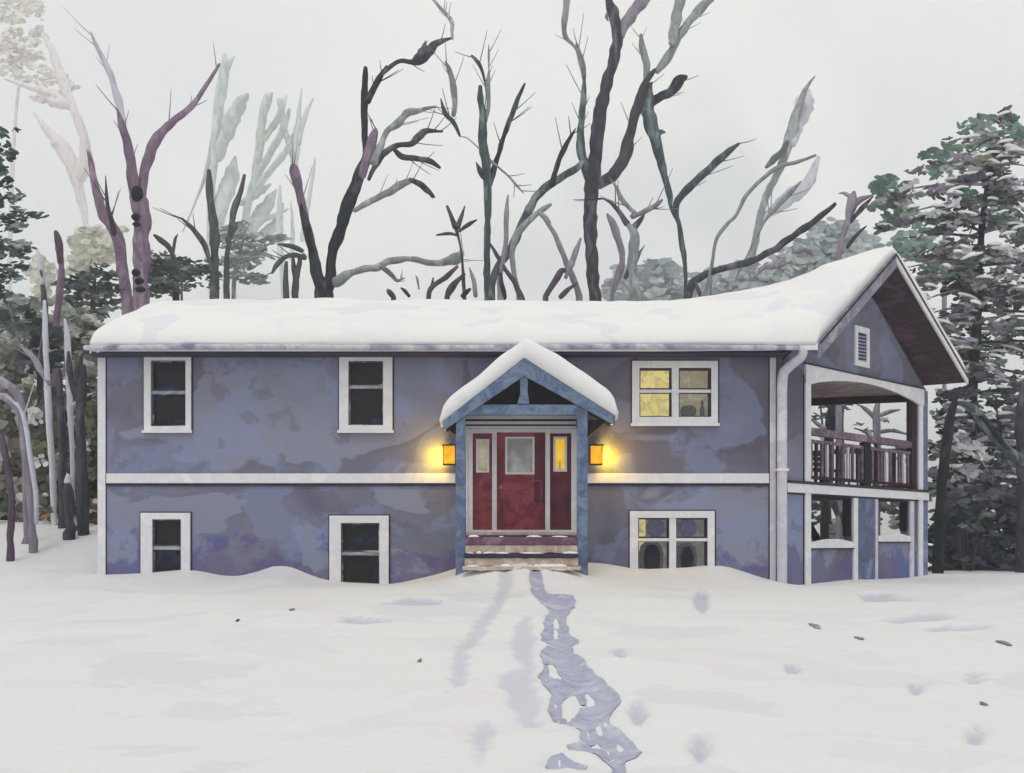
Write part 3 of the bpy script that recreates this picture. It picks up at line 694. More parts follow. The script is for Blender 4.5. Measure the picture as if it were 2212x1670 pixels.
# little snow heaps on the treads
w = MB(); rr = random.Random(3)
for k in range(26):
    lv = rr.choice([(-1.36,sz(1160,-1.42)),(-1.58,sz(1196,-1.72)),(-1.6,sz(1196,-1.72)),(-1.85,sz(1224,-1.98)),(-1.88,sz(1224,-1.98))]); cx = rr.uniform(a+.08, b-.08); rx, ry, h = rr.uniform(.04,.16), rr.uniform(.04,.09), rr.uniform(.02,.055)
    vs = [(cx, lv[0], lv[1]+h)]; fs = []
    for q, (m_, hh) in enumerate(((.5,.85),(.85,.45),(1,-.02))):
        for t in range(12): an = t*math.pi/6; ww = 1+.25*mn.noise(Vector((cx*5+math.cos(an), math.sin(an), k))); vs.append((cx+rx*m_*ww*math.cos(an), lv[0]+ry*m_*ww*math.sin(an), lv[1]+h*hh))
    fs += [(0, 1+t, 1+(t+1)%12) for t in range(12)]+[(1+q*12+t, 13+q*12+t, 13+q*12+(t+1)%12, 1+q*12+(t+1)%12) for q in range(2) for t in range(12)]
    w.add(vs, fs)
tag(w.build('step_snow', SNR, smooth=True), 'little heaps of snow left on the front steps', 'snow', kind='stuff')

# wall lanterns beside the door
for i, (px, lab) in enumerate(((972, ''), (1286, ''))):
    x = fu(px); z = fz(985)
    w = MB(); box(w, x-.07, x+.07, -.05, -.003, z-.12, z+.2); box(w, x-.025, x+.025, -.2, -.051, z+.14, z+.17); box(w, x-.15, x+.15, -.33, -.06, z+.19, z+.215); box(w, x-.13, x+.13, -.31, -.08, z-.20, z-.18)
    for sx in (-1,1):
        for yy in (-.265,-.125): box(w, x+sx*.122-.006, x+sx*.122+.006, yy-.006, yy+.006, z-.18, z+.19)
    lan = w.build('wall_lantern', LINE, house)
    w = MB(); box(w, x-.11, x+.11, -.29, -.09, z-.175, z+.185); w.build('lamp_glass', LAMPG, lan)
    for dz, en in ((.02, 30),):
        l = bpy.data.lights.new('lantern_light', 'POINT'); l.energy = en; l.color = (1.0, .62, .03); l.shadow_soft_size = .1
        lo = bpy.data.objects.new('lantern_light', l); C.objects.link(lo); lo.location = (x+(.0 if i else -.0), -.20, z+dz+.0) if dz < 0 else (x+(.25 if i else -.25), -.19, z-.02)

# ---------------------------------------------------- gable end trim
def ez(py, u): return CZ+(HY-py)*(CD+.7217*u)/F
w = MB(); END.box(w, .86, 1.09, .05, .002, -.6, 4.28); w.build('opening_post', WHITE, house, bevel=.006)
w = MB(); END.box(w, .835, .858, .02, .002, -.6, 4.28); w.build('post_joint', LINE, house)
# arched beam over the opening
w = MB(); us = [1.09+(6.3-1.09)*k/18 for k in range(19)]
bot = [(u, 4.10+.26*math.sin(math.pi*(u-1.09)/5.21)**.8 if 0 < k < 18 else 4.10) for k, u in enumerate(us)]
END.prism(w, [(.86,4.10)]+bot+[(6.55,4.10),(6.55,4.50),(.86,4.50)], .004, .06); w.build('arch_beam', WHITE, house)
w = MB(); END.prism(w, [(.84,4.502),(6.57,4.502),(6.57,4.53),(.84,4.53)], .004, .085); w.build('beam_cap', LINE, house)
w = MB(); END.prism(w, [(u,z+.0) for u, z in bot]+[(u,z+.035) for u, z in reversed(bot)], -.19, -.005) if False else None
w = MB(); END.box(w, 6.30, 6.52, .05, .002, -.6, 4.098); w.build('opening_post', WHITE, house, bevel=.006)
w = MB(); END.box(w, 6.06, 6.29, -.02, -.17, 2.03, 4.40); w.build('inner_post', POST, house)
w = MB(); END.box(w, 1.10, 1.17, -.02, -.17, 2.03, 4.40); w.build('inner_post', DARKW, house)
# band at floor level
w = MB(); END.box(w, .10, EL, .075, .002, 1.78, 1.97); w.build('belt_board', WHITE, house, bevel=.006)
w = MB(); END.box(w, .12, EL-.02, .09, .004, 1.975, 2.03); w.build('belt_cap', LINE, house)
w = MB(); END.box(w, .12, EL-.02, .03, .003, 1.745, 1.775); w.build('belt_drip', LINE, house)
# lower opening trims
for (u0, u1, z0) in ((1.09,2.97,.72),(4.15,5.80,.86)):
    us = [u0+(u1-u0)*k/12 for k in range(13)]
    w = MB(); END.prism(w, [(u, z0-.10+.0*k) for k, u in enumerate(us)]+[(u, z0+.02+.08*math.sin(math.pi*(1-(12-k)/12)/1.0)) for k, u in reversed(list(enumerate(us)))], .004, .06); w.build('arched_sill', WHITE, house)
    w = MB(); END.prism(w, [(u, z0-.13) for u in us]+[(u, z0-.103) for u in reversed(us)], .003, .07); w.build('sill_joint', LINE, house)
for u0, u1, m in ((2.98,3.17,WHITE),(4.02,4.14,LAV),(5.82,6.02,LAV)):
    w = MB(); END.box(w, u0, u1, .05, .002, -.6, 1.74); w.build('lower_post', m, house, bevel=.005)
w = MB(); END.box(w, 3.175, 4.015, .03, .002, -.6, 1.74); w.build('lower_panel', wash('panel_blue', [srgb(110,124,158), srgb(94,100,130), srgb(128,142,176)], 1.2), house)
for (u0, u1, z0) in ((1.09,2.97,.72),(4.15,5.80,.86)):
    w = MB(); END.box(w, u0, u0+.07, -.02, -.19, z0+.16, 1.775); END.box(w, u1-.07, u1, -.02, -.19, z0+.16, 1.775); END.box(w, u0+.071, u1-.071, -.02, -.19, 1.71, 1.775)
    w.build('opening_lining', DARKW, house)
w = MB(); END.box(w, 6.56, EL+.03, .03, .002, -.6, 4.49); w.build('corner_board', wash('corner_blue', [srgb(122,134,168), srgb(104,112,144), srgb(150,162,194)], 1), house)
# gable vent
VG = (3.03, 3.72, 4.72, 5.62)
w = MB(); END.wall(w, VG[0], VG[1], VG[2], VG[3], [(VG[0]+.14, VG[1]-.14, VG[2]+.12, VG[3]-.14)], .05)
w.v = [(x+END.n[0]*.053, y+END.n[1]*.053, z) for x, y, z in w.v]; vent = w.build('gable_vent', WHITE, house)
w = MB(); END.box(w, VG[0]+.15, VG[1]-.15, .015, .002, VG[2]+.13, VG[3]-.15); w.build('vent_back', LAV, vent)
w = MB()
for k in range(8):
    z = VG[2]+.15+k*.078; END.prism(w, [(VG[0]+.17,z),(VG[1]-.17,z+.015),(VG[1]-.17,z+.05),(VG[0]+.17,z+.035)], .017, .05)
w.build('louvre', wash('louvre_navy', [srgb(52,54,92), srgb(70,74,116)], 6), vent)
w = MB(); END.bar(w, (.2,4.62),(3.3,6.72), .03, .004, .02); END.bar(w, (3.5,6.72),(6.6,4.62), .03, .004, .02); w.build('gable_line', LINE, house)
# railing
rail = MB(); END.box(rail, 1.12, 6.28, .0-.03, -.16, 3.04, 3.20); rail = rail.build('railing', RAILM, house, bevel=.008)
w = MB(); END.box(w, 1.18, 6.05, -.06, -.12, 2.88, 2.95); w.build('mid_rail', RAILM, rail)
w = MB(); END.box(w, 1.18, 6.05, -.06, -.12, 2.10, 2.17); w.build('bottom_rail', POST, rail)
nb = 21; proto = None
for k in range(nb):
    u = 1.32+k*(5.95-1.32)/(nb-1)
    m_ = [RAILM, POST, RAILM, LAV][k % 4]
    w = MB(); END.box(w, u-.036, u+.036, -.065, -.115, 2.171, 2.879); w.build('baluster', m_, rail)
w = MB(); END.box(w, 3.65, 3.95, -.03, -.17, 2.04, 3.03); w.build('rail_post', DARKW, rail)
w = MB(); BKP = Plane(7.2, 6.2, 2.8, -1.0)
BKP.box(w, .05, 2.9, .0, -.08, 3.0, 3.1); BKP.box(w, .05, 2.9, 0, -.08, 2.1, 2.18)
for k in range(13): BKP.box(w, .18+k*.21, .23+k*.21, -.02, -.06, 2.181, 2.999)
w.build('rear_railing', RAILM, house)
w = MB(); rr = random.Random(5)  # dark slatted bench on the porch
bench = empty('porch_bench', END.p(2.9,-.7,1.98), 'dark slatted bench standing behind the railing of the porch', 'bench')
END.box(w, 2.3, 3.4, -.5, -.9, 2.36, 2.41); w.build('seat', DARKW, bench)
w = MB()
for z in (2.5, 2.62, 2.74): END.box(w, 2.3, 3.4, -.93, -.97, z, z+.09)
w.build('backrest', DARKW, bench)
for u, o_ in ((2.34,-.54),(3.3,-.54),(2.34,-.94),(3.3,-.94)):
    w = MB(); END.box(w, u, u+.06, o_, o_-.05, 1.985, 2.359 if o_ > -.9 else 2.84); w.build('leg', DARKW, bench)

# ------------------------------------------------------------------ bare trees
def tree(name, label, depth, mat, segs, group=None, cat='tree', slant=1.0):
    """segs: list of (part, material or None, [(px,py,r)...], depth bend); the first is the trunk and is carried down to the ground"""
    sd = sum(ord(c) for c in label)*.37
    p0 = segs[0][2][0]; base = at(p0[0], p0[1], depth); g = gz(base.x, base.y)
    root = empty(name, (base.x, base.y, g), label, cat, group)
    for i, sg in enumerate(segs):
        part, m, pts, bend = sg; pts = list(pts); q_ = pts[-1]; pts[-1] = (q_[0], q_[1], q_[2]*(.5 if part == 'branch' else .62)) if q_[1] > 5 else q_
        pts = [(a_, b_, c_*.9) for a_, b_, c_ in pts]; m = BK[m] if m else BK[mat]
        k = len(pts); P = []
        for j, (x, y, r) in enumerate(pts):
            d = depth+bend*slant*(j/(max(1,k-1)))
            v = at(x, y, d); P.append((v.x, v.y, v.z, r*d/F))
        C_ = crom(P, 5)
        if part == 'trunk' and i == 0:
            v = C_[0]; zt = v[2]; n = 5
            C_ = [(v[0]+.12*mn.noise(Vector((q, sd, 0))), v[1], (g-.3)+(zt-g+.3)*q/n, v[3]*(1.25-.25*q/n)) for q in range(n)]+C_
        w = MB(); tube(w, C_, 9 if i else 11, .24, sd+i); bo = w.build(part, m, root, smooth=True)
        if part == 'branch' and depth < 45 and k > 3:
            r3 = random.Random(sd*10+i)
            for q in range(4):
                j = r3.randrange(len(C_)//3, len(C_)); p_ = Vector(C_[j][:3]); dv = (Vector(C_[j][:3])-Vector(C_[j-2][:3])).normalized(); sgn = r3.choice((-1, 1))
                dv = (dv+Vector((dv.z*sgn, r3.uniform(-.4,.4), -dv.x*sgn))*.7).normalized(); ln = r3.uniform(.3, 1.1)
                tw = MB(); tube(tw, crom([(*p_,  .018),(*(p_+dv*ln*.5+Vector((0,0,.04))),.013),(*(p_+dv*ln+Vector((0,0,.12))),.008)], 4), 6, .1, j)
                tw.build('twig', m, bo, smooth=True)
    return root
T, B_ = 'trunk', 'branch'
GB = 'bare trees standing behind the house'
tree('bare_tree','leaning plum purple tree with a thin side limb, at the roof\'s left end',36,'purple',[
 (T,None,[(276,655,15),(268,600,14),(256,520,13),(240,485,12),(222,465,12),(212,430,11),(204,390,9),(196,350,6),(189,322,6)],.5),
 (B_,'plum',[(246,505,7),(240,475,7),(232,440,5),(228,380,2)],-1),(B_,'lilac',[(190,325,4),(186,290,3),(176,250,1.5)],.5)],GB)
tree('forked_tree','tall purple tree forking in a wide Y with black knots on its bark',34,'purple',[
 (T,None,[(303,650,20),(305,590,19),(304,540,19),(306,480,20),(298,430,20),(296,410,18)],.0),
 (B_,None,[(293,425,14),(286,380,13),(280,330,12),(270,290,11),(262,262,8),(253,235,4)],-1),
 (B_,'lilac',[(268,285,9),(255,215,9),(240,165,8),(222,125,6),(205,90,5),(196,68,3)],-.8),
 (B_,None,[(304,425,13),(313,370,13),(328,320,12),(350,285,11),(375,262,9),(405,238,8),(432,205,6),(455,170,5),(474,138,5)],1.5)],GB)
kn = [o for o in bpy.data.objects if o.get('label','').startswith('tall purple tree')][0]
for (x, y, rx, ry) in ((295,418,13,17),(293,468,10,8),(294,484,9,5),(293,588,9,8),(300,607,10,7),(302,625,11,6)):
    c = at(x, y, 34-.27); w = MB(); s = 34/F; vs = [(c.x, c.y-.05, c.z)]; 
    for m_, dy in ((.6,-.045),(1,0),(1.0,.08)):
        for t in range(12): an = t*math.pi/6; ww = 1+.25*mn.noise(Vector((x+math.cos(an)*2, y+math.sin(an)*2, 0))); vs.append((c.x+rx*s*m_*ww*math.cos(an), c.y+dy, c.z+ry*s*m_*ww*math.sin(an)))
    w.add(vs, [(0,1+t,1+(t+1)%12) for t in range(12)]+[(1+q*12+t,13+q*12+t,13+q*12+(t+1)%12,1+q*12+(t+1)%12) for q in range(2) for t in range(12)])
    w.build('bark_knot', DARKW, kn, smooth=True)
tree('tree_stump','broken plum trunk with a blunt top left of the purple trees',35,'purple',[(T,None,[(122,770,8),(122,700,8),(128,640,9),(133,590,8),(130,555,7),(124,535,9)],.0),(B_,'plum',[(132,570,7),(126,520,10),(120,500,9)],0)],GB)
tree('thin_snag','thin dark snag with a pale tip beside the broken plum trunk',35.5,'plum',[(T,None,[(104,760,6),(100,700,6),(95,640,7),(88,585,6)],.0),(B_,'lilac',[(92,615,7),(86,560,7),(78,535,4)],.3)],GB)
tree('pale_tree','very pale pinkish far tree leaning in the upper left sky',130,'rose',[
 (T,None,[(184,560,5),(184,480,7),(176,430,11),(160,370,16),(135,320,18),(105,285,10),(70,240,3)],.0),
 (B_,None,[(170,390,14),(185,340,16),(180,290,10),(165,240,7)],-2),
 (B_,None,[(182,300,8),(150,215,11),(130,160,12),(112,110,9),(92,75,7)],1),
 (B_,None,[(150,230,9),(120,205,10),(70,190,8),(10,170,5)],3),(B_,None,[(140,225,14),(110,215,10),(80,170,3)],3)],'faint far trees')
tree('pale_tree','pale sage green far tree with one swollen right limb above the left roof',85,'sage',[
 (T,None,[(455,600,5),(452,480,7),(458,400,9),(467,300,11),(474,220,13),(484,160,13),(486,118,9)],.0),
 (B_,None,[(472,345,9),(488,290,19),(508,245,19),(525,215,13),(537,202,4)],-2),(B_,None,[(484,160,8),(495,138,7),(506,122,4)],.5),
 (B_,None,[(470,480,15),(485,420,20),(500,380,18),(508,338,6)],2),(B_,'lilac',[(395,500,2),(425,430,3),(448,360,5),(462,260,4)],1)],'faint far trees')
tree('pale_tree','pale sage tree with crossing ladder like limbs left of the dark V trunk',88,'sage',[
 (T,None,[(505,610,6),(530,470,9),(550,390,11),(560,320,10),(566,260,10),(578,215,11),(588,202,6)],.0),
 (B_,None,[(562,310,7),(585,280,8),(605,245,8),(618,208,7)],2),(B_,None,[(556,380,8),(590,320,9),(615,270,8),(625,235,7)],-2),
 (B_,None,[(540,430,9),(575,380,8),(615,330,8),(635,285,6)],-2),(B_,None,[(605,215,8),(612,270,8),(628,320,9),(640,360,13)],1),
 (B_,None,[(636,350,10),(642,290,9),(646,240,5),(652,190,3)],1),(B_,None,[(645,310,6),(655,260,7),(676,213,4)],1),
 (B_,None,[(515,540,12),(545,490,17),(575,445,16),(597,410,5)],2),(B_,None,[(505,590,10),(550,530,14),(590,490,12),(612,440,6)],3),(B_,None,[(520,440,7),(560,415,9),(585,398,5)],2),(B_,None,[(530,480,6),(580,470,7),(622,452,5)],2)],'faint far trees')
tree('pale_sapling','thin pale upright sapling just left of the dark V trunk',80,'sage',[(T,None,[(612,620,6),(606,540,8),(604,470,8),(605,402,5)],0),(B_,None,[(630,560,5),(632,500,5),(628,436,4)],1),(B_,None,[(652,520,5),(660,470,6),(672,400,5),(681,340,3)],1)],'faint far trees')
tree('forked_tree','black V shaped tree with a long right trunk and wavy side branches',36,'slate',[
 (T,None,[(700,632,22),(712,600,14),(716,570,12),(722,530,12),(736,495,15),(748,455,16),(764,410,15),(779,370,13),(789,340,9),(788,290,8),(787,240,8),(788,190,8),(790,146,8)],.6),
 (T,None,[(694,628,15),(684,585,14),(676,545,12),(666,500,11),(654,462,8),(650,440,4)],-.6),
 (B_,'purple',[(668,505,9),(655,455,10),(646,410,11),(637,370,12),(632,356,10)],-.6),
 (B_,None,[(794,220,8),(808,190,8),(822,165,7),(835,142,4)],.5),
 (B_,'charcoal',[(826,160,5),(845,142,5),(868,131,5),(892,134,7),(912,125,15),(930,105,12),(952,90,7),(978,82,5)],1.5),
 (B_,'charcoal',[(910,118,10),(916,100,6),(920,88,2)],1.5),
 (B_,'purple',[(782,380,10),(796,330,12),(808,295,11),(812,278,6)],.4),
 (B_,'grey',[(806,350,12),(822,315,8),(836,285,7),(860,265,9),(880,245,10),(905,238,6),(940,231,5)],1.8),
 (B_,'charcoal',[(796,388,4),(815,350,8),(838,325,8),(862,314,7),(888,310,8),(905,295,9),(922,283,6),(956,284,5)],1.2),
 (B_,'charcoal',[(850,320,5),(868,338,7),(900,342,7),(928,348,7),(950,362,7)],1.2),
 (B_,'grey',[(766,455,6),(800,435,7),(840,415,9),(868,398,10),(895,388,7)],1.2),
 (B_,'charcoal',[(885,388,5),(908,398,7),(922,410,8),(938,426,6)],1.2),
 (B_,'grey',[(724,612,12),(745,597,12),(775,583,9),(810,578,9),(840,566,9),(885,559,7),(925,567,7),(960,566,9),(988,556,14),(1000,542,7)],2),
 (B_,'mauve',[(825,578,6),(845,592,6),(858,606,4),(872,601,3)],2),
 (B_,'grey',[(978,84,3),(976,68,4),(976,48,5),(962,28,5),(945,10,4),(930,-8,3)],2)],GB)
tree('small_dead_tree','short olive dead trunk with drooping arched twigs left of the black V tree',34,'olive',[
 (T,None,[(637,650,8),(638,600,8),(634,570,5),(632,548,4)],0),(B_,None,[(640,600,7),(646,575,6),(650,550,5)],0),(B_,None,[(660,558,5),(640,551,6),(615,556,6),(598,572,6),(588,590,7)],-.5),(B_,None,[(654,542,5),(630,533,6),(602,527,4)],-.5),(B_,None,[(645,560,4),(655,550,4),(662,556,4)],0)],GB)
tree('short_snag','short straight dark post like snag close behind the roof snow',33.5,'olive',[(T,None,[(618,640,7),(617,600,7),(619,566,6)],0)],GB)
tree('dead_tree','olive grey broken trunk rising beside a thin bent stem over the left roof',35,'olive',[
 (T,None,[(464,615,10),(464,560,10),(463,500,12),(458,455,9),(452,410,9),(452,368,8)],.0),(B_,None,[(466,600,5),(448,548,5),(440,525,7),(425,505,6),(410,488,5),(393,472,6)],-1)],GB)
tree('bent_sapling','thin bent olive sapling right of the olive grey broken trunk',35,'olive',[(T,None,[(490,618,8),(490,560,6),(498,500,6),(505,455,8),(520,415,6),(528,378,6)],0),(B_,None,[(492,520,6),(505,490,8),(512,480,3)],0)],GB)
tree('leaning_snag','short snag leaning left just above the dark shrubs on the left roof',35,'olive',[(T,None,[(392,600,3),(372,545,6),(352,522,7),(333,508,6)],0),(B_,None,[(372,560,3),(378,520,4),(384,506,2)],.4)],GB)
tree('bare_tree','straight slate green tree with a thin upright limb on its right, mid picture',37,'green',[
 (T,None,[(1053,640,8),(1052,590,8),(1052,540,8),(1053,490,8),(1054,450,9),(1053,400,10),(1050,350,11),(1043,300,11),(1043,250,9),(1038,215,8),(1037,186,7)],0),
 (B_,'slate',[(1058,400,6),(1066,370,8),(1078,330,6),(1090,290,6),(1105,250,6),(1118,215,6),(1134,181,5)],1.2),
 (B_,'grey',[(1048,262,6),(1055,230,5),(1055,200,5),(1055,170,5),(1056,150,1.6),(1056,120,2.5),(1056,96,2)],-.5),
 (B_,None,[(1044,385,4),(1036,368,6),(1028,350,2)],-.4),(B_,'mauve',[(1056,345,4),(1075,360,3),(1098,380,3),(1115,400,3),(1132,418,2)],-1),
 (B_,'charcoal',[(1043,260,1.5),(1050,200,1.2),(1040,150,4),(1028,130,5),(1018,119,3)],.6),
 (B_,'grey',[(1044,330,1.2),(1012,300,1.4),(994,295,2)],-.8),(B_,'green',[(994,295,2),(980,265,6),(962,245,6),(952,212,2)],-1),
 (B_,'grey',[(980,250,5),(982,220,7),(978,180,7),(970,150,6),(962,133,4)],-1)],GB)
tree('small_dead_tree','little bare tree with a starburst of twigs just over the roof, mid left',35,'charcoal',[
 (T,None,[(1003,640,5),(1000,590,4),(996,540,2.5),(986,496,7)],0),(B_,None,[(984,492,7),(976,470,5),(966,445,6)],0),(B_,None,[(987,492,7),(996,470,5),(1004,445,3)],0),(B_,None,[(990,510,2),(972,505,4),(943,508,4)],0),(B_,None,[(992,500,3),(1012,485,5),(1030,475,4)],0),(B_,'grey',[(1028,640,5),(1024,610,6),(1014,578,3)],0)],GB)
tree('leaning_tree','long grey green trunk sweeping up right to meet the tall charcoal tree',36,'green',[
 (T,None,[(1062,620,8),(1072,580,9),(1098,545,10),(1118,505,10),(1135,468,10),(1155,430,11),(1180,405,10),(1215,382,9),(1245,363,8),(1262,345,6)],1),
 (B_,'slate',[(1192,400,8),(1200,370,6),(1212,335,7),(1230,300,5),(1244,277,2)],.5)],GB)
tree('leaning_tree','bowed grey trunk bending right under the longer sweeping trunk',35,'grey',[
 (T,None,[(1120,630,6),(1110,590,6),(1106,545,7),(1115,510,8),(1140,480,7),(1165,458,7),(1190,442,6)],1),(B_,None,[(1164,458,4),(1178,470,5),(1190,482,3)],0)],GB)
tree('crossed_sapling','mauve sapling slanting down right across the foot of the slate green tree',34,'plum',[(T,None,[(1127,645,8),(1112,612,6),(1090,580,5),(1073,550,5),(1058,525,3)],0)],GB)
tree('upright_sapling','short upright mauve sapling between the slate green and sweeping trunks',34,'mauve',[(T,None,[(1082,640,9),(1080,600,6),(1092,530,6),(1094,470,6),(1097,422,4)],0),(B_,'slate',[(1088,645,8),(1082,615,8),(1080,580,7)],0)],GB)
tree('crossed_sapling','mauve sapling leaning left whose foot crosses short sticks by the charcoal tree',34.5,'mauve',[(T,None,[(1252,640,8),(1238,600,8),(1220,560,7),(1200,510,6),(1178,475,5),(1162,458,4)],0)],GB)
tree('crossed_sapling','short plum stick leaning right across the leaning mauve sapling',34,'plum',[(T,None,[(1178,640,7),(1198,610,8),(1214,585,7),(1228,590,4)],0),(B_,'grey',[(1222,600,5),(1238,560,8),(1254,515,6)],0),(B_,'plum',[(1210,642,6),(1228,625,6),(1246,612,5)],0)],GB)
tree('dead_bush','small black branching stick standing on the roof line left of centre',34,'charcoal',[(T,'plum',[(925,650,6),(930,625,6),(950,608,6),(970,592,7),(988,575,6)],0),(B_,None,[(933,618,5),(936,600,3)],0)],GB)
tree('dead_bush','pair of short dark sticks leaning right between the black stick and starburst tree',34,'charcoal',[(T,None,[(966,640,7),(975,622,8),(990,605,6),(1003,592,6)],0),(B_,'slate',[(998,640,5),(1006,632,6),(1016,624,6)],0)],GB)
tree('dead_bush','short dark sticks leaning left above the roof snow, left of centre',34,'charcoal',[(T,None,[(850,642,6),(842,632,6),(837,626,5)],0),(B_,None,[(884,640,4),(874,628,5),(866,622,4)],0),(B_,'grey',[(905,625,2),(902,605,3),(898,595,1.5)],0)],GB)
tree('tall_tree','tallest charcoal tree with a thick trunk and a big curved right limb',38,'charcoal',[
 (T,None,[(1286,640,14),(1281,600,15),(1277,550,15),(1274,500,16),(1276,450,17),(1278,400,19),(1284,350,17),(1290,300,16),(1298,240,16),(1308,190,14),(1320,150,12),(1330,110,14),(1332,70,12),(1326,30,13),(1316,4,10),(1310,-30,8)],0),
 (B_,'mauve',[(1338,85,8),(1350,55,12),(1370,25,14),(1390,0,14),(1410,-25,12)],1.5),
 (B_,'green',[(1275,395,11),(1262,355,11),(1255,310,10),(1257,260,9),(1260,210,8),(1262,165,7)],-1),(B_,'grey',[(1262,170,5),(1256,135,8),(1248,105,5),(1245,90,2)],-1),
 (B_,None,[(1292,398,14),(1322,380,14),(1345,350,14),(1357,310,14),(1370,255,12),(1382,210,10),(1396,175,9),(1415,150,8)],1),
 (B_,'grey',[(1256,130,2),(1240,100,3),(1222,80,6),(1219,50,7),(1224,10,8),(1226,-20,8)],-1.5),
 (B_,'mauve',[(1318,20,4),(1310,35,4),(1314,45,3)],0)],GB)
tree('tall_tree','dark green topped broken tree right of the curved limb with a club shaped arm',39,'green',[
 (T,None,[(1481,600,4),(1478,560,6),(1472,520,7),(1466,480,6),(1452,455,4),(1446,420,8),(1436,380,9),(1426,340,11),(1416,300,14),(1405,265,17),(1398,230,17),(1400,195,11),(1408,178,4)],0),
 (B_,'slate',[(1402,225,12),(1422,212,10),(1445,200,11),(1465,178,14),(1482,166,10)],1),
 (B_,None,[(1416,290,6),(1428,285,6),(1437,286,4)],0),
 (B_,'grey',[(1396,180,7),(1397,140,8),(1388,105,9),(1384,75,7)],.5),
 (B_,'grey',[(1420,155,7),(1440,128,10),(1458,95,9),(1478,62,10),(1505,28,10),(1540,-10,10)],2),
 (B_,'grey',[(1452,95,9),(1458,55,13),(1466,15,12),(1470,-20,12)],2.4),
 (B_,'green',[(1464,480,4),(1461,445,7),(1470,425,9),(1500,395,9),(1535,362,10),(1565,335,9),(1596,310,7)],-1)],GB)
tree('misty_tree','blurred grey tree with rounded pale masses on the right, behind thin branches',75,'grey',[
 (T,None,[(1618,575,11),(1630,530,9),(1640,480,9),(1652,430,9),(1672,390,9),(1692,345,10),(1706,300,12),(1716,262,13),(1728,225,9),(1742,190,5),(1760,165,3)],0),
 (B_,'lilac',[(1708,310,12),(1722,270,18),(1738,225,22),(1744,195,14)],2),
 (B_,'green',[(1706,300,9),(1690,325,6),(1672,345,9),(1655,362,7)],-1.5),
 (B_,'lilac',[(1640,480,8),(1700,430,18),(1740,400,16),(1768,340,10)],3)],'faint far trees')
tree('thin_tree','thin arching grey branch tree between the club armed tree and the gable',36,'grey',[
 (T,None,[(1535,620,3),(1545,525,4),(1570,485,5),(1590,465,4),(1610,425,5),(1645,388,5),(1680,362,5),(1720,350,5),(1762,336,5)],0),(B_,None,[(1590,600,2),(1650,482,3),(1672,455,5),(1700,425,6),(1730,392,4)],.5)],GB)
tree('leaning_tree','long dark branch trunk slanting right over the roof toward the gable',35,'charcoal',[
 (T,None,[(1484,645,10),(1498,610,10),(1530,590,8),(1570,578,8),(1610,568,8),(1650,552,8),(1685,530,9),(1720,505,8),(1760,478,8),(1804,440,7)],1),(B_,'green',[(1500,610,5),(1510,630,5),(1512,640,5)],0),(B_,'grey',[(1522,640,5),(1530,610,4),(1538,556,3)],0),(B_,'mauve',[(1628,600,4),(1650,578,6),(1680,575,7),(1700,568,5)],.4),(B_,'mauve',[(1718,545,5),(1738,540,7),(1756,552,5)],.6)],GB)
tree('small_dead_tree','small mauve dead tree with a ragged top left of the gable peak',34,'mauve',[
 (T,None,[(1812,545,7),(1820,515,6),(1832,475,8),(1840,440,12),(1845,415,8)],0),(B_,None,[(1838,450,8),(1860,430,7),(1885,422,3)],0),(B_,None,[(1845,430,6),(1825,418,4),(1812,418,2)],0),(B_,'charcoal',[(1836,480,5),(1862,450,6),(1886,424,3)],-.5),(B_,'charcoal',[(1830,535,4),(1848,510,5),(1872,488,3)],-.4)],GB)
tree('small_dead_tree','small grey Y shaped tree right of the tallest trunk with a purple twig tip',34.5,'grey',[
 (T,None,[(1380,645,9),(1368,605,10),(1366,570,12),(1370,530,13),(1368,500,10),(1352,480,7)],0),(B_,'charcoal',[(1355,484,7),(1340,462,6),(1322,440,4),(1300,428,3)],0),(B_,'green',[(1368,495,8),(1382,478,7),(1392,462,5)],0),(B_,'mauve',[(1365,468,6),(1385,460,6),(1410,448,7),(1430,432,7)],-.6),(B_,'grey',[(1372,462,6),(1355,445,5),(1340,425,6),(1332,402,6)],-.6)],GB)
tree('leaning_snag','pair of pale mauve stems crossing at the foot of the small Y tree',36,'mauve',[(T,None,[(1322,635,5),(1338,590,9),(1345,560,7),(1338,525,8),(1325,485,10),(1312,462,5)],0),(B_,'green',[(1350,600,5),(1368,570,7),(1392,530,2)],0)],GB)
# left wood trunks
GL = 'trunks at the edge of the left wood'
tree('curved_tree','pale barked tree bowing left in front of the left wood',27,'mauve',[(T,'mauve',[(70,1135,9),(66,1080,9),(58,1010,9),(50,940,10),(40,890,10),(20,865,9),(-20,845,8)],0),(B_,'lilac',[(78,1130,6),(76,1060,6),(64,980,6),(54,910,6),(36,870,5)],-.2)],GL)
tree('curved_tree','dark bowed trunk at the left picture edge',26,'plum',[(T,None,[(22,1165,8),(26,1090,8),(18,1020,7),(6,960,9),(-15,920,9)],0)],GL)
tree('curved_tree','purple limbed tree arching high at the left edge of the wood',28,'purple',[(T,'mauve',[(55,1100,7),(56,960,9),(48,880,9),(28,840,10),(0,822,10),(-30,815,8)],0)],GL)
tree('dark_tree','dark straight trunk nearest the white corner board in the left wood',29,'charcoal',[(T,None,[(180,1128,14),(178,1040,12),(176,960,12),(172,900,11),(178,840,11),(180,790,9)],0)],GL)
tree('dark_tree','short dark broken trunk topped with snow low in the left wood',28.5,'charcoal',[(T,None,[(150,1128,12),(148,1070,12),(146,1040,9)],0),('snow_cap','lilac',[(146,1042,9),(147,1026,8)],0)],GL)
tree('dark_tree','slim dark trunk half way up the left wood',30,'charcoal',[(T,None,[(136,985,9),(134,930,9),(130,870,8),(128,800,7)],0)],GL)
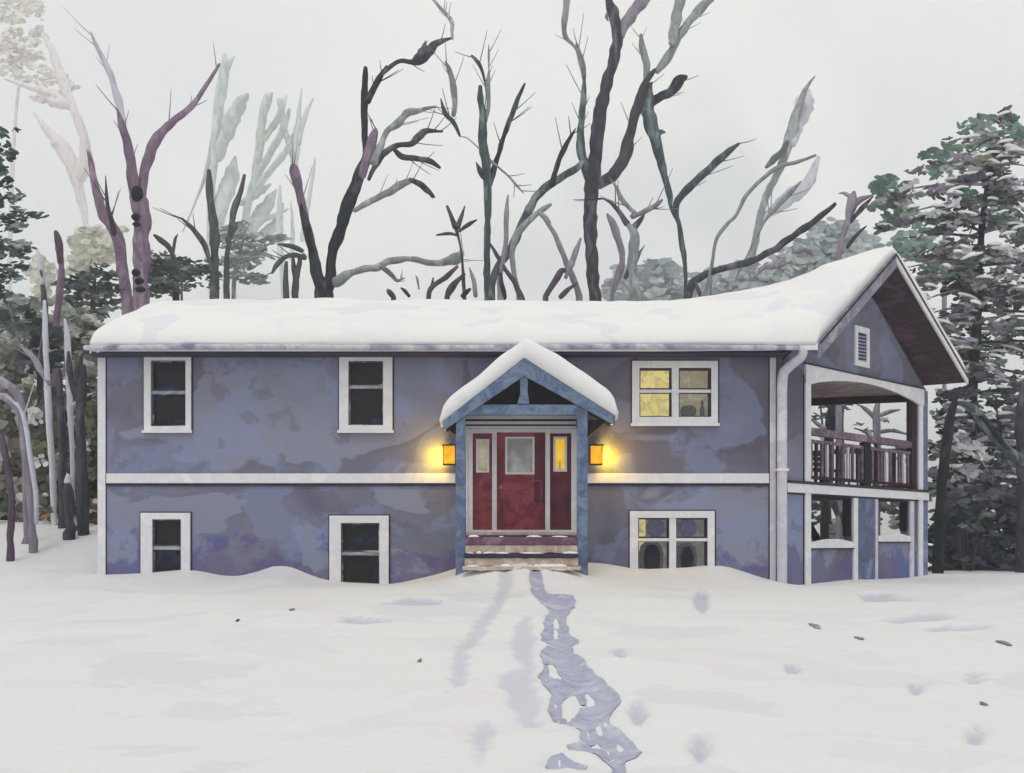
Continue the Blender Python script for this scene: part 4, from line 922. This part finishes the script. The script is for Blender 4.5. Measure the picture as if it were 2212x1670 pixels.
tree('pale_sapling','slim white snow plastered trunk rising through the left wood',30.5,'lilac',[(T,None,[(118,1120,7),(112,1000,7),(106,900,8),(100,790,7),(98,720,7),(96,650,6)],0),(B_,'mauve',[(108,830,7),(88,800,8),(70,770,7),(40,745,5)],0)],GL)
tree('pale_sapling','second white snowy trunk just left of the house corner',31,'lilac',[(T,None,[(160,1120,6),(155,960,6),(150,860,7),(146,740,7),(140,690,5)],0),(B_,None,[(153,880,5),(175,860,5),(200,850,3)],0)],GL)
tree('dark_tree','dark forked trunk high in the left wood beside the eave',30,'charcoal',[(T,None,[(172,880,8),(158,840,8),(150,800,8),(148,760,6)],0),(B_,None,[(160,830,7),(172,790,7),(178,765,5)],0)],GL)
# right side trunks
GR = 'trunks on the right of the house'
tree('dark_tree','dark slate trunk rising just right of the porch corner',31,'slate',[(T,None,[(2026,1240,14),(2030,1150,13),(2034,1060,12),(2042,980,12),(2054,900,10),(2066,850,8)],0),(B_,'plum',[(2040,970,4),(2010,958,3),(1990,962,2)],0)],GR)
tree('curved_tree','blue grey curving limb of a bent tree at the right edge',30,'grey',[(T,'green',[(2260,1080,14),(2230,1010,14),(2190,985,13),(2150,945,12),(2122,905,11),(2095,880,10),(2072,868,6)],0),(B_,'slate',[(2198,990,7),(2165,955,7),(2135,915,7),(2118,898,5)],-.3)],GR)
tree('dark_tree','thick dark trunk cut by the right picture edge',31,'charcoal',[(T,None,[(2212,1150,16),(2210,1060,14),(2206,960,14),(2208,880,13),(2215,820,10)],0)],GR)
tree('porch_view_tree','purple branching tree seen through the upper porch opening',36,'mauve',[(T,None,[(1893,1035,9),(1895,960,8),(1893,900,9),(1898,860,7)],0),(B_,'plum',[(1890,960,3),(1870,935,3),(1845,925,3)],0),(B_,None,[(1892,905,5),(1872,885,5),(1855,875,3)],0),(B_,None,[(1896,900,5),(1920,890,5),(1945,885,3)],0),(B_,None,[(1894,935,5),(1925,930,5),(1965,940,4)],0),(B_,'slate',[(1892,985,6),(1892,955,7)],-.2)])
tree('porch_view_tree','dark leaning tree seen at the left of the upper porch opening',35,'charcoal',[(T,'slate',[(1782,1050,10),(1788,980,11),(1796,900,11),(1805,850,9)],0),(B_,'mauve',[(1790,930,6),(1765,915,5),(1750,905,3)],0),(B_,'plum',[(1795,880,5),(1775,870,5),(1755,868,4)],0)])
tree('porch_view_tree','slanting dark stem seen through the left lower porch opening',34,'charcoal',[(T,None,[(1850,1190,11),(1830,1140,11),(1805,1095,10),(1780,1060,9)],0)])

# ------------------------------------------------------------------ foliage
def inpoly(x, y, P):
    c = False; n = len(P)
    for i in range(n):
        (ax, ay), (bx, by) = P[i], P[(i+1) % n]
        if (ay > y) != (by > y) and x < (bx-ax)*(y-ay)/(by-ay)+ax: c = not c
    return c
def sample(P, n, rr):
    xs = [p[0] for p in P]; ys = [p[1] for p in P]; out = []
    while len(out) < n:
        x, y = rr.uniform(min(xs), max(xs)), rr.uniform(min(ys), max(ys))
        if inpoly(x, y, P): out.append((x, y))
    return out
def leafv(mb, c, u, v, L, Wd, col):
    prof = ((0,0),(.3,.42),(.65,.5),(.9,.3),(1,0),(.9,-.3),(.6,-.5),(.28,-.4))
    mb.add([c+u*(L*a)+v*(Wd*b) for a, b in prof], [tuple(range(8))], col)
def dab(mb, c, rx, rz, col, rr, n=9, lean=0.0):
    """a ragged flat sprig: small overlapping leaves around a point"""
    for k in range(n):
        a = rr.uniform(-1, 1); px, pz_ = rr.gauss(0, .36)*rx, rr.gauss(0, .33)*rz
        o = c+Vector((px, rr.gauss(0, .25)*rx, pz_+lean*px))
        th = rr.gauss(0, .55)+(math.pi if rr.random() < .5 else 0)
        u = Vector((math.cos(th), rr.uniform(-.5,.5), math.sin(th)*.75-.08)).normalized()
        v = u.cross(Vector((rr.uniform(-.5,.5), 1, rr.uniform(-.5,.5)))).normalized()
        s = rr.uniform(.75, 1.25); k_ = rr.uniform(.86, 1.1)
        leafv(mb, o-u*rx*.35*s, u, v, rx*.8*s, max(rz*.6, rx*.2)*s, tuple(min(.95, q*k_) for q in col))
def foliage(name, root, regions, depth, spread, seed, part='crown'):
    rr = random.Random(seed); w = MB()
    for P, n, cols, rx, rz in regions:
        for x, y in sample(P, n, rr):
            d = depth+rr.gauss(0, spread); s = d/F; f = rr.uniform(.6, 1.3)
            dab(w, at(x, y, d), rx*s*f, rz*s*f, srgb(*rr.choice(cols)), rr, rr.choice((7,9,11)))
    return w.build(part, LEAF, root)
def shrub(name, label, depth, spread, seed, regions, trunk=None, cat='shrub', group=None, tm='charcoal'):
    if trunk: root = tree(name, label, depth, tm, trunk, group, cat)
    else:
        P = regions[0][0]; x = sum(p[0] for p in P)/len(P); b = at(x, 1200, depth); root = empty(name, (b.x, b.y, gz(b.x, b.y)), label, cat, group)
        rr = random.Random(seed)
        for k in range(5):
            px = x+rr.uniform(-.3,.3)*(max(p[0] for p in P)-min(p[0] for p in P)); yb = sum(p[1] for p in P)/len(P)
            v = at(px, yb, depth+rr.uniform(-.5,.5)); g = Vector((b.x+(v.x-b.x)*.3, b.y, gz(b.x, b.y)-.2)); m_ = (v+g)/2+Vector((rr.uniform(-.2,.2),0,0))
            w = MB(); tube(w, crom([(*g,.07),(*m_,.05),(*v,.03)], 4), 7, .1, k); w.build('stem', BK['charcoal'], root, smooth=True)
    foliage(name, root, regions, depth, spread, seed); return root
DG = [(150,162,158),(66,84,84),(84,100,98),(54,66,70),(104,118,112),(70,78,76)]
GG = [(92,100,100),(112,118,116),(78,86,88),(130,134,132)]
OL = [(226,226,222),(108,112,92),(128,130,112),(92,94,82),(86,98,80),(140,140,128)]
BR = [(226,224,220),(116,100,84),(98,86,78),(130,114,94),(84,78,74)]
VG = [(212,212,218),(112,106,120),(92,88,104),(134,128,142),(78,76,90)]
CG = [(88,94,92),(104,108,98),(124,126,116),(128,124,138),(150,146,160),(170,168,176),(92,120,110),(116,138,128),(200,202,206)]
NV = [(104,102,118),(58,62,78),(70,72,86),(50,52,66),(82,82,94),(64,74,84)]
PT = [(222,220,208),(210,208,196),(230,228,218)]
# far left evergreen
shrub('evergreen_tree','dark green conifer cut by the left picture edge',31,.7,11,[
 ([(-60,262),(30,268),(40,280),(20,300),(-60,300)],14,DG,17,9),([(-60,300),(22,310),(28,350),(10,400),(-60,400)],30,DG,16,11),
 ([(-60,400),(30,400),(55,425),(20,450),(-60,450)],24,DG,20,9),([(-60,460),(20,450),(95,465),(75,480),(30,500),(-60,510)],30,DG,24,8),
 ([(-60,510),(30,500),(70,530),(50,560),(-60,570)],28,DG,24,10),([(-60,580),(30,570),(100,562),(104,578),(60,590),(20,640),(-60,640)],34,DG,24,9),
 ([(-60,640),(15,620),(60,660),(80,720),(50,710),(-60,700)],34,DG,22,12)],[(T,None,[(-20,700,14),(-22,500,10),(-20,380,7),(-18,270,4)],0)],'conifer',None,'slate')
shrub('evergreen_tree','dense dark green bushy evergreen left of the purple tree bases',38,.9,12,[([(140,600),(180,585),(225,565),(262,590),(262,655),(240,665),(205,700),(175,740),(140,700)],120,DG+GG,20,9)],[(T,None,[(200,700,9),(202,640,6),(206,590,4)],0)],'evergreen')
shrub('evergreen_tree','low dark evergreen tops right behind the roof between purple and olive trunks',39,.9,13,[([(312,570),(350,545),(380,560),(425,565),(470,560),(490,600),(480,615),(420,625),(330,642),(312,630)],95,GG+DG,20,8),([(320,530),(350,560),(330,600),(312,600)],14,VG,16,9)],[(T,None,[(380,625,8),(381,590,6),(382,570,4)],0)],'evergreen')
shrub('feathery_tree','grey green feathery sprays leaning right beside the bent olive sapling',41,.8,14,[([(480,500),(520,480),(560,510),(615,505),(560,560),(500,600),(480,600)],42,[(168,176,172),(150,158,154),(182,188,184)],26,8),([(495,590),(560,585),(575,605),(530,620),(495,622)],16,[(150,156,154),(170,176,174)],22,8)],[(T,None,[(505,615,5),(515,560,4),(530,500,3)],0)],'tree',None,'grey')
shrub('autumn_tree','pale tan leafed tree top between the snag and the purple tree',50,1,15,[([(155,540),(180,490),(245,495),(250,560),(200,580),(160,590)],60,PT,26,20),([(60,575),(110,560),(125,600),(100,640),(65,620)],30,PT,18,18)],[(T,None,[(200,600,6),(205,560,5),(208,520,3)],0)],'tree',None,'rose')
shrub('pale_leafed_tree','faint cream leafed crown filling the top left corner of the sky',150,4,16,[([(-30,0),(95,0),(100,60),(75,110),(145,170),(150,215),(110,230),(60,200),(30,170),(-30,150)],120,[(240,236,230),(243,239,235),(236,232,234)],19,13)],[(T,None,[(20,600,6),(30,300,5),(50,120,4)],0)],'tree','faint far trees','rose')
# left wood, upper and lower storeys
shrub('wood_tree','grey dappled tree crowns filling the upper part of the left wood',37,1.2,17,[([(-40,650),(60,640),(140,655),(215,690),(222,900),(-40,920)],420,[(196,198,188),(182,186,176),(206,206,198),(160,166,156),(140,146,140)],24,15),],[(T,None,[(60,900,9),(62,780,7),(64,680,4)],0)],'tree',None,'grey')
shrub('wood_tree','dark leaf clumps hanging in front of the grey crowns of the left wood',33,.7,18,[([(-40,660),(60,655),(60,720),(-40,740)],16,VG+GG,20,14),([(45,690),(110,690),(130,760),(60,770)],22,GG+NV,22,13),([(90,720),(210,700),(215,760),(100,760)],12,[(70,68,70),(88,86,86)],18,7),([(45,770),(120,760),(130,800),(60,810)],20,DG+NV,18,12),([(110,840),(205,820),(215,880),(110,890)],20,GG+[(74,72,74)],22,10),([(-40,740),(50,740),(60,840),(-40,860)],24,VG+OL,22,16)],[(T,None,[(85,860,7),(88,780,6),(92,720,4)],0)],'tree')
shrub('understory_shrub','dense olive green thicket low in the left wood',33,.8,19,[([(55,880),(120,860),(215,870),(222,1040),(215,1120),(75,1120),(60,1000)],420,OL+[(120,124,108),(104,110,92),(86,88,80)],20,22),([(70,1060),(215,1080),(215,1130),(80,1130)],60,BR,24,14)])
shrub('understory_shrub','brown twiggy thicket at the foot of the left wood',31,.4,20,[([(85,1075),(215,1080),(222,1128),(140,1134),(100,1120)],70,BR+[(150,118,84)],18,10)])
shrub('understory_shrub','sparse olive leaves behind the bowed trunks at the left edge',34,.8,21,[([(-40,830),(60,860),(65,1110),(-40,1120)],260,OL+[(196,196,182),(176,176,160),(150,146,134),(206,206,200),(128,124,110)],28,26)])
# distant misty shrubs behind the roof
MI = [(186,194,196),(174,184,188),(198,204,206),(180,186,192)]
for i, (P, n, lab) in enumerate((([(1320,600),(1360,580),(1440,578),(1480,600),(1500,650),(1320,650)],90,'misty blue grey shrub mass right of the tallest trunk'),([(1500,610),(1560,590),(1660,575),(1740,560),(1780,610),(1640,645),(1500,650)],120,'misty blue grey shrub mass under the long slanting branch'),([(1700,560),(1760,500),(1850,480),(1890,520),(1850,580),(1700,600)],110,'misty grey green shrub mass left of the gable peak'))):
    shrub('misty_shrub', lab, 58, 1.5, 30+i, [(P, n, MI, 30, 18)], [(T,None,[(sum(p[0] for p in P)/len(P), 650, 5),(sum(p[0] for p in P)/len(P)+6, 610, 3)],0)], 'shrub', 'misty shrubs behind the roof', 'grey')
# big snowy conifer on the right
def conifer():
    rr = random.Random(41); lab = 'large snow laden conifer rising behind the gable at the right edge'
    segs = [(T,None,[(2096,900,13),(2104,780,12),(2110,680,12),(2114,580,10),(2124,470,8),(2140,370,6),(2160,290,3)],0)]
    root = tree('conifer_tree', lab, 34, 'slate', segs, None, 'conifer')
    tr = [(2160,290),(2140,370),(2124,470),(2114,580),(2110,680),(2104,780),(2096,900)]
    tx = lambda y: float(np.interp(y, [p[1] for p in tr], [p[0] for p in tr]))
    lx = lambda y: float(np.interp(y, [250,300,350,400,450,520,580,650,720,780,850,1000,1080], [2100,2040,1960,1890,1895,1915,1955,1975,1985,2010,2020,2010,2000]))
    rx = lambda y: 2190+(y-262)*.42
    w = MB(); sn = MB(); s = 34/F
    for L in range(46):
        y0 = 262+L*18+rr.uniform(-9,9)
        for q in range(15 if L > 4 else 8):
            az = rr.uniform(-.5*math.pi, 1.5*math.pi); cx_ = math.cos(az); y = y0+rr.uniform(-9, 9)
            reach = (tx(y)-lx(y)) if cx_ < 0 else (rx(y)-tx(y))
            ln = reach*rr.uniform(.75, 1.05); bx_, by_ = cx_*ln, math.sin(az)*min(ln, 130)*.8
            base = at(tx(y), y, 34); droop = rr.uniform(.02, .2)*abs(ln)*s
            tipv = base+Vector((bx_*s, by_*s, -droop))
            if q % 5 == 0:
                br = MB(); tube(br, crom([(*base,.05),(*(base*.5+tipv*.5+Vector((0,0,.12))),.035),(*tipv,.015)], 4), 6, .1, L*7+q)
                br.build('branch', BK['charcoal' if q % 2 else 'mauve'], root, smooth=True)
            for k in range(3 if ln > 90 else 2):
                t = rr.uniform(.15, 1.03)
                c = base+(tipv-base)*t+Vector((0,0,.15*(1-t)+rr.uniform(-.12,.12)))
                if mn.noise(c*Vector((.9,.9,1.5)) if False else Vector((c.x*.9, c.y*.6, c.z*1.6))) < -.18: continue
                low = y > 820; col = srgb(*rr.choice(CG+VG if not low else VG+NV+CG)); f = rr.uniform(.45,1.25)
                dab(w, c, 22*s*f, 10*s*f*rr.uniform(.8,1.4), col, rr, rr.choice((6,8,11)), lean=rr.uniform(-.45,.1)*math.copysign(1, bx_))
                if rr.random() < .22:
                    cc = c+Vector((rr.uniform(-.1,.1),-.08,8*s*f*.5+.02)); rx_ = rr.uniform(10, 24)*s; sl = rr.uniform(-.35,.35); vs = [tuple(cc+Vector((0,0,.06)))]
                    for m2, h2 in ((.6,.045),(1,0),(.8,-.04)):
                        for t2 in range(10):
                            an = t2*math.pi/5; ww = 1+.55*mn.noise(Vector((cc.x*3+math.cos(an)*1.3, cc.z*3+math.sin(an)*1.3, q))); ox = rx_*m2*ww*math.cos(an)
                            vs.append((cc.x+ox, cc.y+rx_*.5*m2*ww*math.sin(an), cc.z+h2+sl*ox))
                    sn.add(vs, [(0,1+t2,1+(t2+1)%10) for t2 in range(10)]+[(1+a_*10+t2,11+a_*10+t2,11+a_*10+(t2+1)%10,1+a_*10+(t2+1)%10) for a_ in range(2) for t2 in range(10)])
    w.build('crown', LEAF, root); tag(sn.build('snow_load', SNR, root, smooth=True), kind='stuff')
conifer()
shrub('evergreen_tree','blurred green evergreen tops at the upper edge of the big conifer',44,1,42,[([(1890,400),(1930,370),(1960,400),(1950,470),(1900,470)],22,[(116,146,134),(98,124,114)],24,18),([(1985,340),(2050,300),(2100,255),(2212,250),(2300,260),(2212,320),(2000,390)],46,[(122,150,140),(104,128,120),(140,160,152)],26,16),([(1910,470),(1980,460),(2010,540),(1960,560)],24,[(130,156,148),(160,178,172)],26,20)],[(T,None,[(2040,520,5),(2050,420,4),(2060,330,3)],0)],'evergreen',None,'grey')
# right understory
shrub('leafless_thicket','mauve and grey speckled thicket right of the porch above the dark hedge',35,1,43,[([(1995,870),(2080,880),(2230,860),(2260,1080),(1995,1090)],85,[(130,118,134),(152,140,154),(170,172,178),(186,188,192),(116,104,120)],20,11),([(2060,900),(2230,880),(2230,1060),(2060,1060)],70,[(198,202,206),(188,190,196),(210,212,214)],28,14)],None,'thicket')
shrub('dark_hedge','dense dark blue grey hedge on the snow right of the house',33,.6,44,[([(2012,1252),(2016,1140),(2050,1070),(2100,1050),(2150,1060),(2212,1040),(2330,1020),(2330,1252)],640,NV+[(92,92,98),(84,92,92)],26,14),([(2012,1252),(2014,1200),(2330,1200),(2330,1256)],200,NV,24,10)],None,'hedge')
shrub('leafless_thicket','dark green lumpy bush on top of the dark hedge',32,.5,45,[([(2040,1100),(2070,1045),(2130,1060),(2150,1120),(2090,1150)],34,GG+NV,18,10)],None,'bush')
# growth seen through the porch
shrub('porch_view_shrub','dark green clump seen in the top left of the upper porch opening',37,.6,46,[([(1750,850),(1840,850),(1850,875),(1800,900),(1750,905)],26,[(96,104,100),(120,112,122),(84,92,90)],16,7),([(1745,900),(1970,900),(1970,1000),(1745,990)],26,[(150,140,154),(130,120,134),(206,206,210)],18,6)],None,'shrub')
shrub('porch_view_shrub','grey green shrub seen through the lower porch openings',37,.8,47,[([(1740,1060),(1990,1060),(1990,1190),(1740,1190)],95,[(170,172,168),(120,122,122),(104,112,108),(196,198,194),(90,96,96)],20,13)],None,'shrub')

# fallen leaves on the yard snow
for i, (px, py, r, lab, col) in enumerate(((2170,1395,9,'plum leaf lying flat, largest of the leaves on the right yard snow','mauve'),(1761,1352,8,'small grey leaf on the snow in front of the gable end','grey'),(1856,1377,6,'tiny pale mauve leaf right of the small grey leaf','mauve'),(632,1330,5,'tiny rose leaf on the left yard snow below the middle window','purple'),(907,1422,4,'speck of a rose leaf in the middle of the left yard','purple'),(2125,1520,5,'small rose leaf low near the right edge of the yard','purple'),(513,1345,3,'dark speck of bark on the left yard snow','slate'))):
    x, y = gp(px, py); z = gz(x, y)+.02; s = (CD+y)/F*r; w = MB()
    pts = [(math.cos(a)*s*(1+.35*math.sin(3*a+i)), math.sin(a)*s*4.5*(1+.25*math.cos(2*a+i))) for a in [k*math.pi/8 for k in range(16)]]
    top = [(x+p, y+q, gz(x+p, y+q)+.016) for p, q in pts]; bo = [(a, b, c-.006) for a, b, c in top]
    w.add([(x,y,z+.004)]+top+[(x,y,z-.004)]+bo, [(0,1+k,1+(k+1)%16) for k in range(16)]+[(17,18+(k+1)%16,18+k) for k in range(16)]+[(1+k,18+k,18+(k+1)%16,1+(k+1)%16) for k in range(16)])
    tag(w.build('fallen_leaf', BK[col]), lab, 'leaf', 'fallen leaves on the snow')

# ------------------------------------------------------------------ light, air, camera
wd = bpy.data.worlds.new('World'); bpy.context.scene.world = wd; wd.use_nodes = True; nt = wd.node_tree; bg = nt.nodes['Background']
sky = nt.nodes.new('ShaderNodeTexSky'); sky.sky_type = 'NISHITA'; sky.sun_disc = False; sky.sun_elevation = math.radians(63); sky.sun_rotation = math.radians(194)
tc = nt.nodes.new('ShaderNodeTexCoord'); n1 = nt.nodes.new('ShaderNodeTexNoise'); n1.inputs['Scale'].default_value = 2.4; n1.inputs['Detail'].default_value = 3; n1.inputs['Distortion'].default_value = .4
nt.links.new(tc.outputs['Generated'], n1.inputs['Vector'])
SKYK = 1.0
cl = ramp(nt, n1.outputs[0], [(.36, (.78*SKYK,.80*SKYK,.80*SKYK)), (.47, (.93*SKYK,.935*SKYK,.90*SKYK)), (.6, (.86*SKYK,.87*SKYK,.87*SKYK))])
sc = nt.nodes.new('ShaderNodeVectorMath'); sc.operation = 'SCALE'; sc.inputs['Scale'].default_value = .1; nt.links.new(sky.outputs[0], sc.inputs[0])
nt.links.new(mixc(nt, .97, sc.outputs[0], cl), bg.inputs['Color']); bg.inputs['Strength'].default_value = 1.0
sun = bpy.data.lights.new('sun', 'SUN'); sun.energy = .8; sun.angle = math.radians(14); sun.color = (1, .975, .94)
so = bpy.data.objects.new('sun', sun); C.objects.link(so); so.rotation_euler = (math.radians(27), 0, math.radians(-14))
hm = bpy.data.materials.new('winter_air'); hm.use_nodes = True; hn = hm.node_tree; hn.nodes.remove(hn.nodes['Principled BSDF'])
pv = hn.nodes.new('ShaderNodeVolumePrincipled'); pv.inputs['Color'].default_value = (.97,.975,.98,1); pv.inputs['Density'].default_value = .0022; pv.inputs['Anisotropy'].default_value = .2
hn.links.new(pv.outputs[0], hn.nodes['Material Output'].inputs['Volume'])
w = MB(); box(w, -420, 420, -70, 620, -8, 40); tag(w.build('haze', hm), 'thin pale winter haze over the whole yard and wood', kind='stuff')
cam = bpy.data.cameras.new('camera'); co = bpy.data.objects.new('camera', cam); C.objects.link(co)
co.location = (0, -CD, CZ); co.rotation_euler = (math.radians(90), 0, 0); cam.sensor_width = 36; cam.lens = F/2212*36
cam.shift_y = (HY-835)/2212; cam.clip_end = 2000; cam.clip_start = .1
S = bpy.context.scene; S.camera = co
S.view_settings.view_transform = 'Standard'; S.view_settings.look = 'None'; S.view_settings.gamma = 1; S.view_settings.exposure = 0
S.cycles.max_bounces = 8; S.cycles.transparent_max_bounces = 8
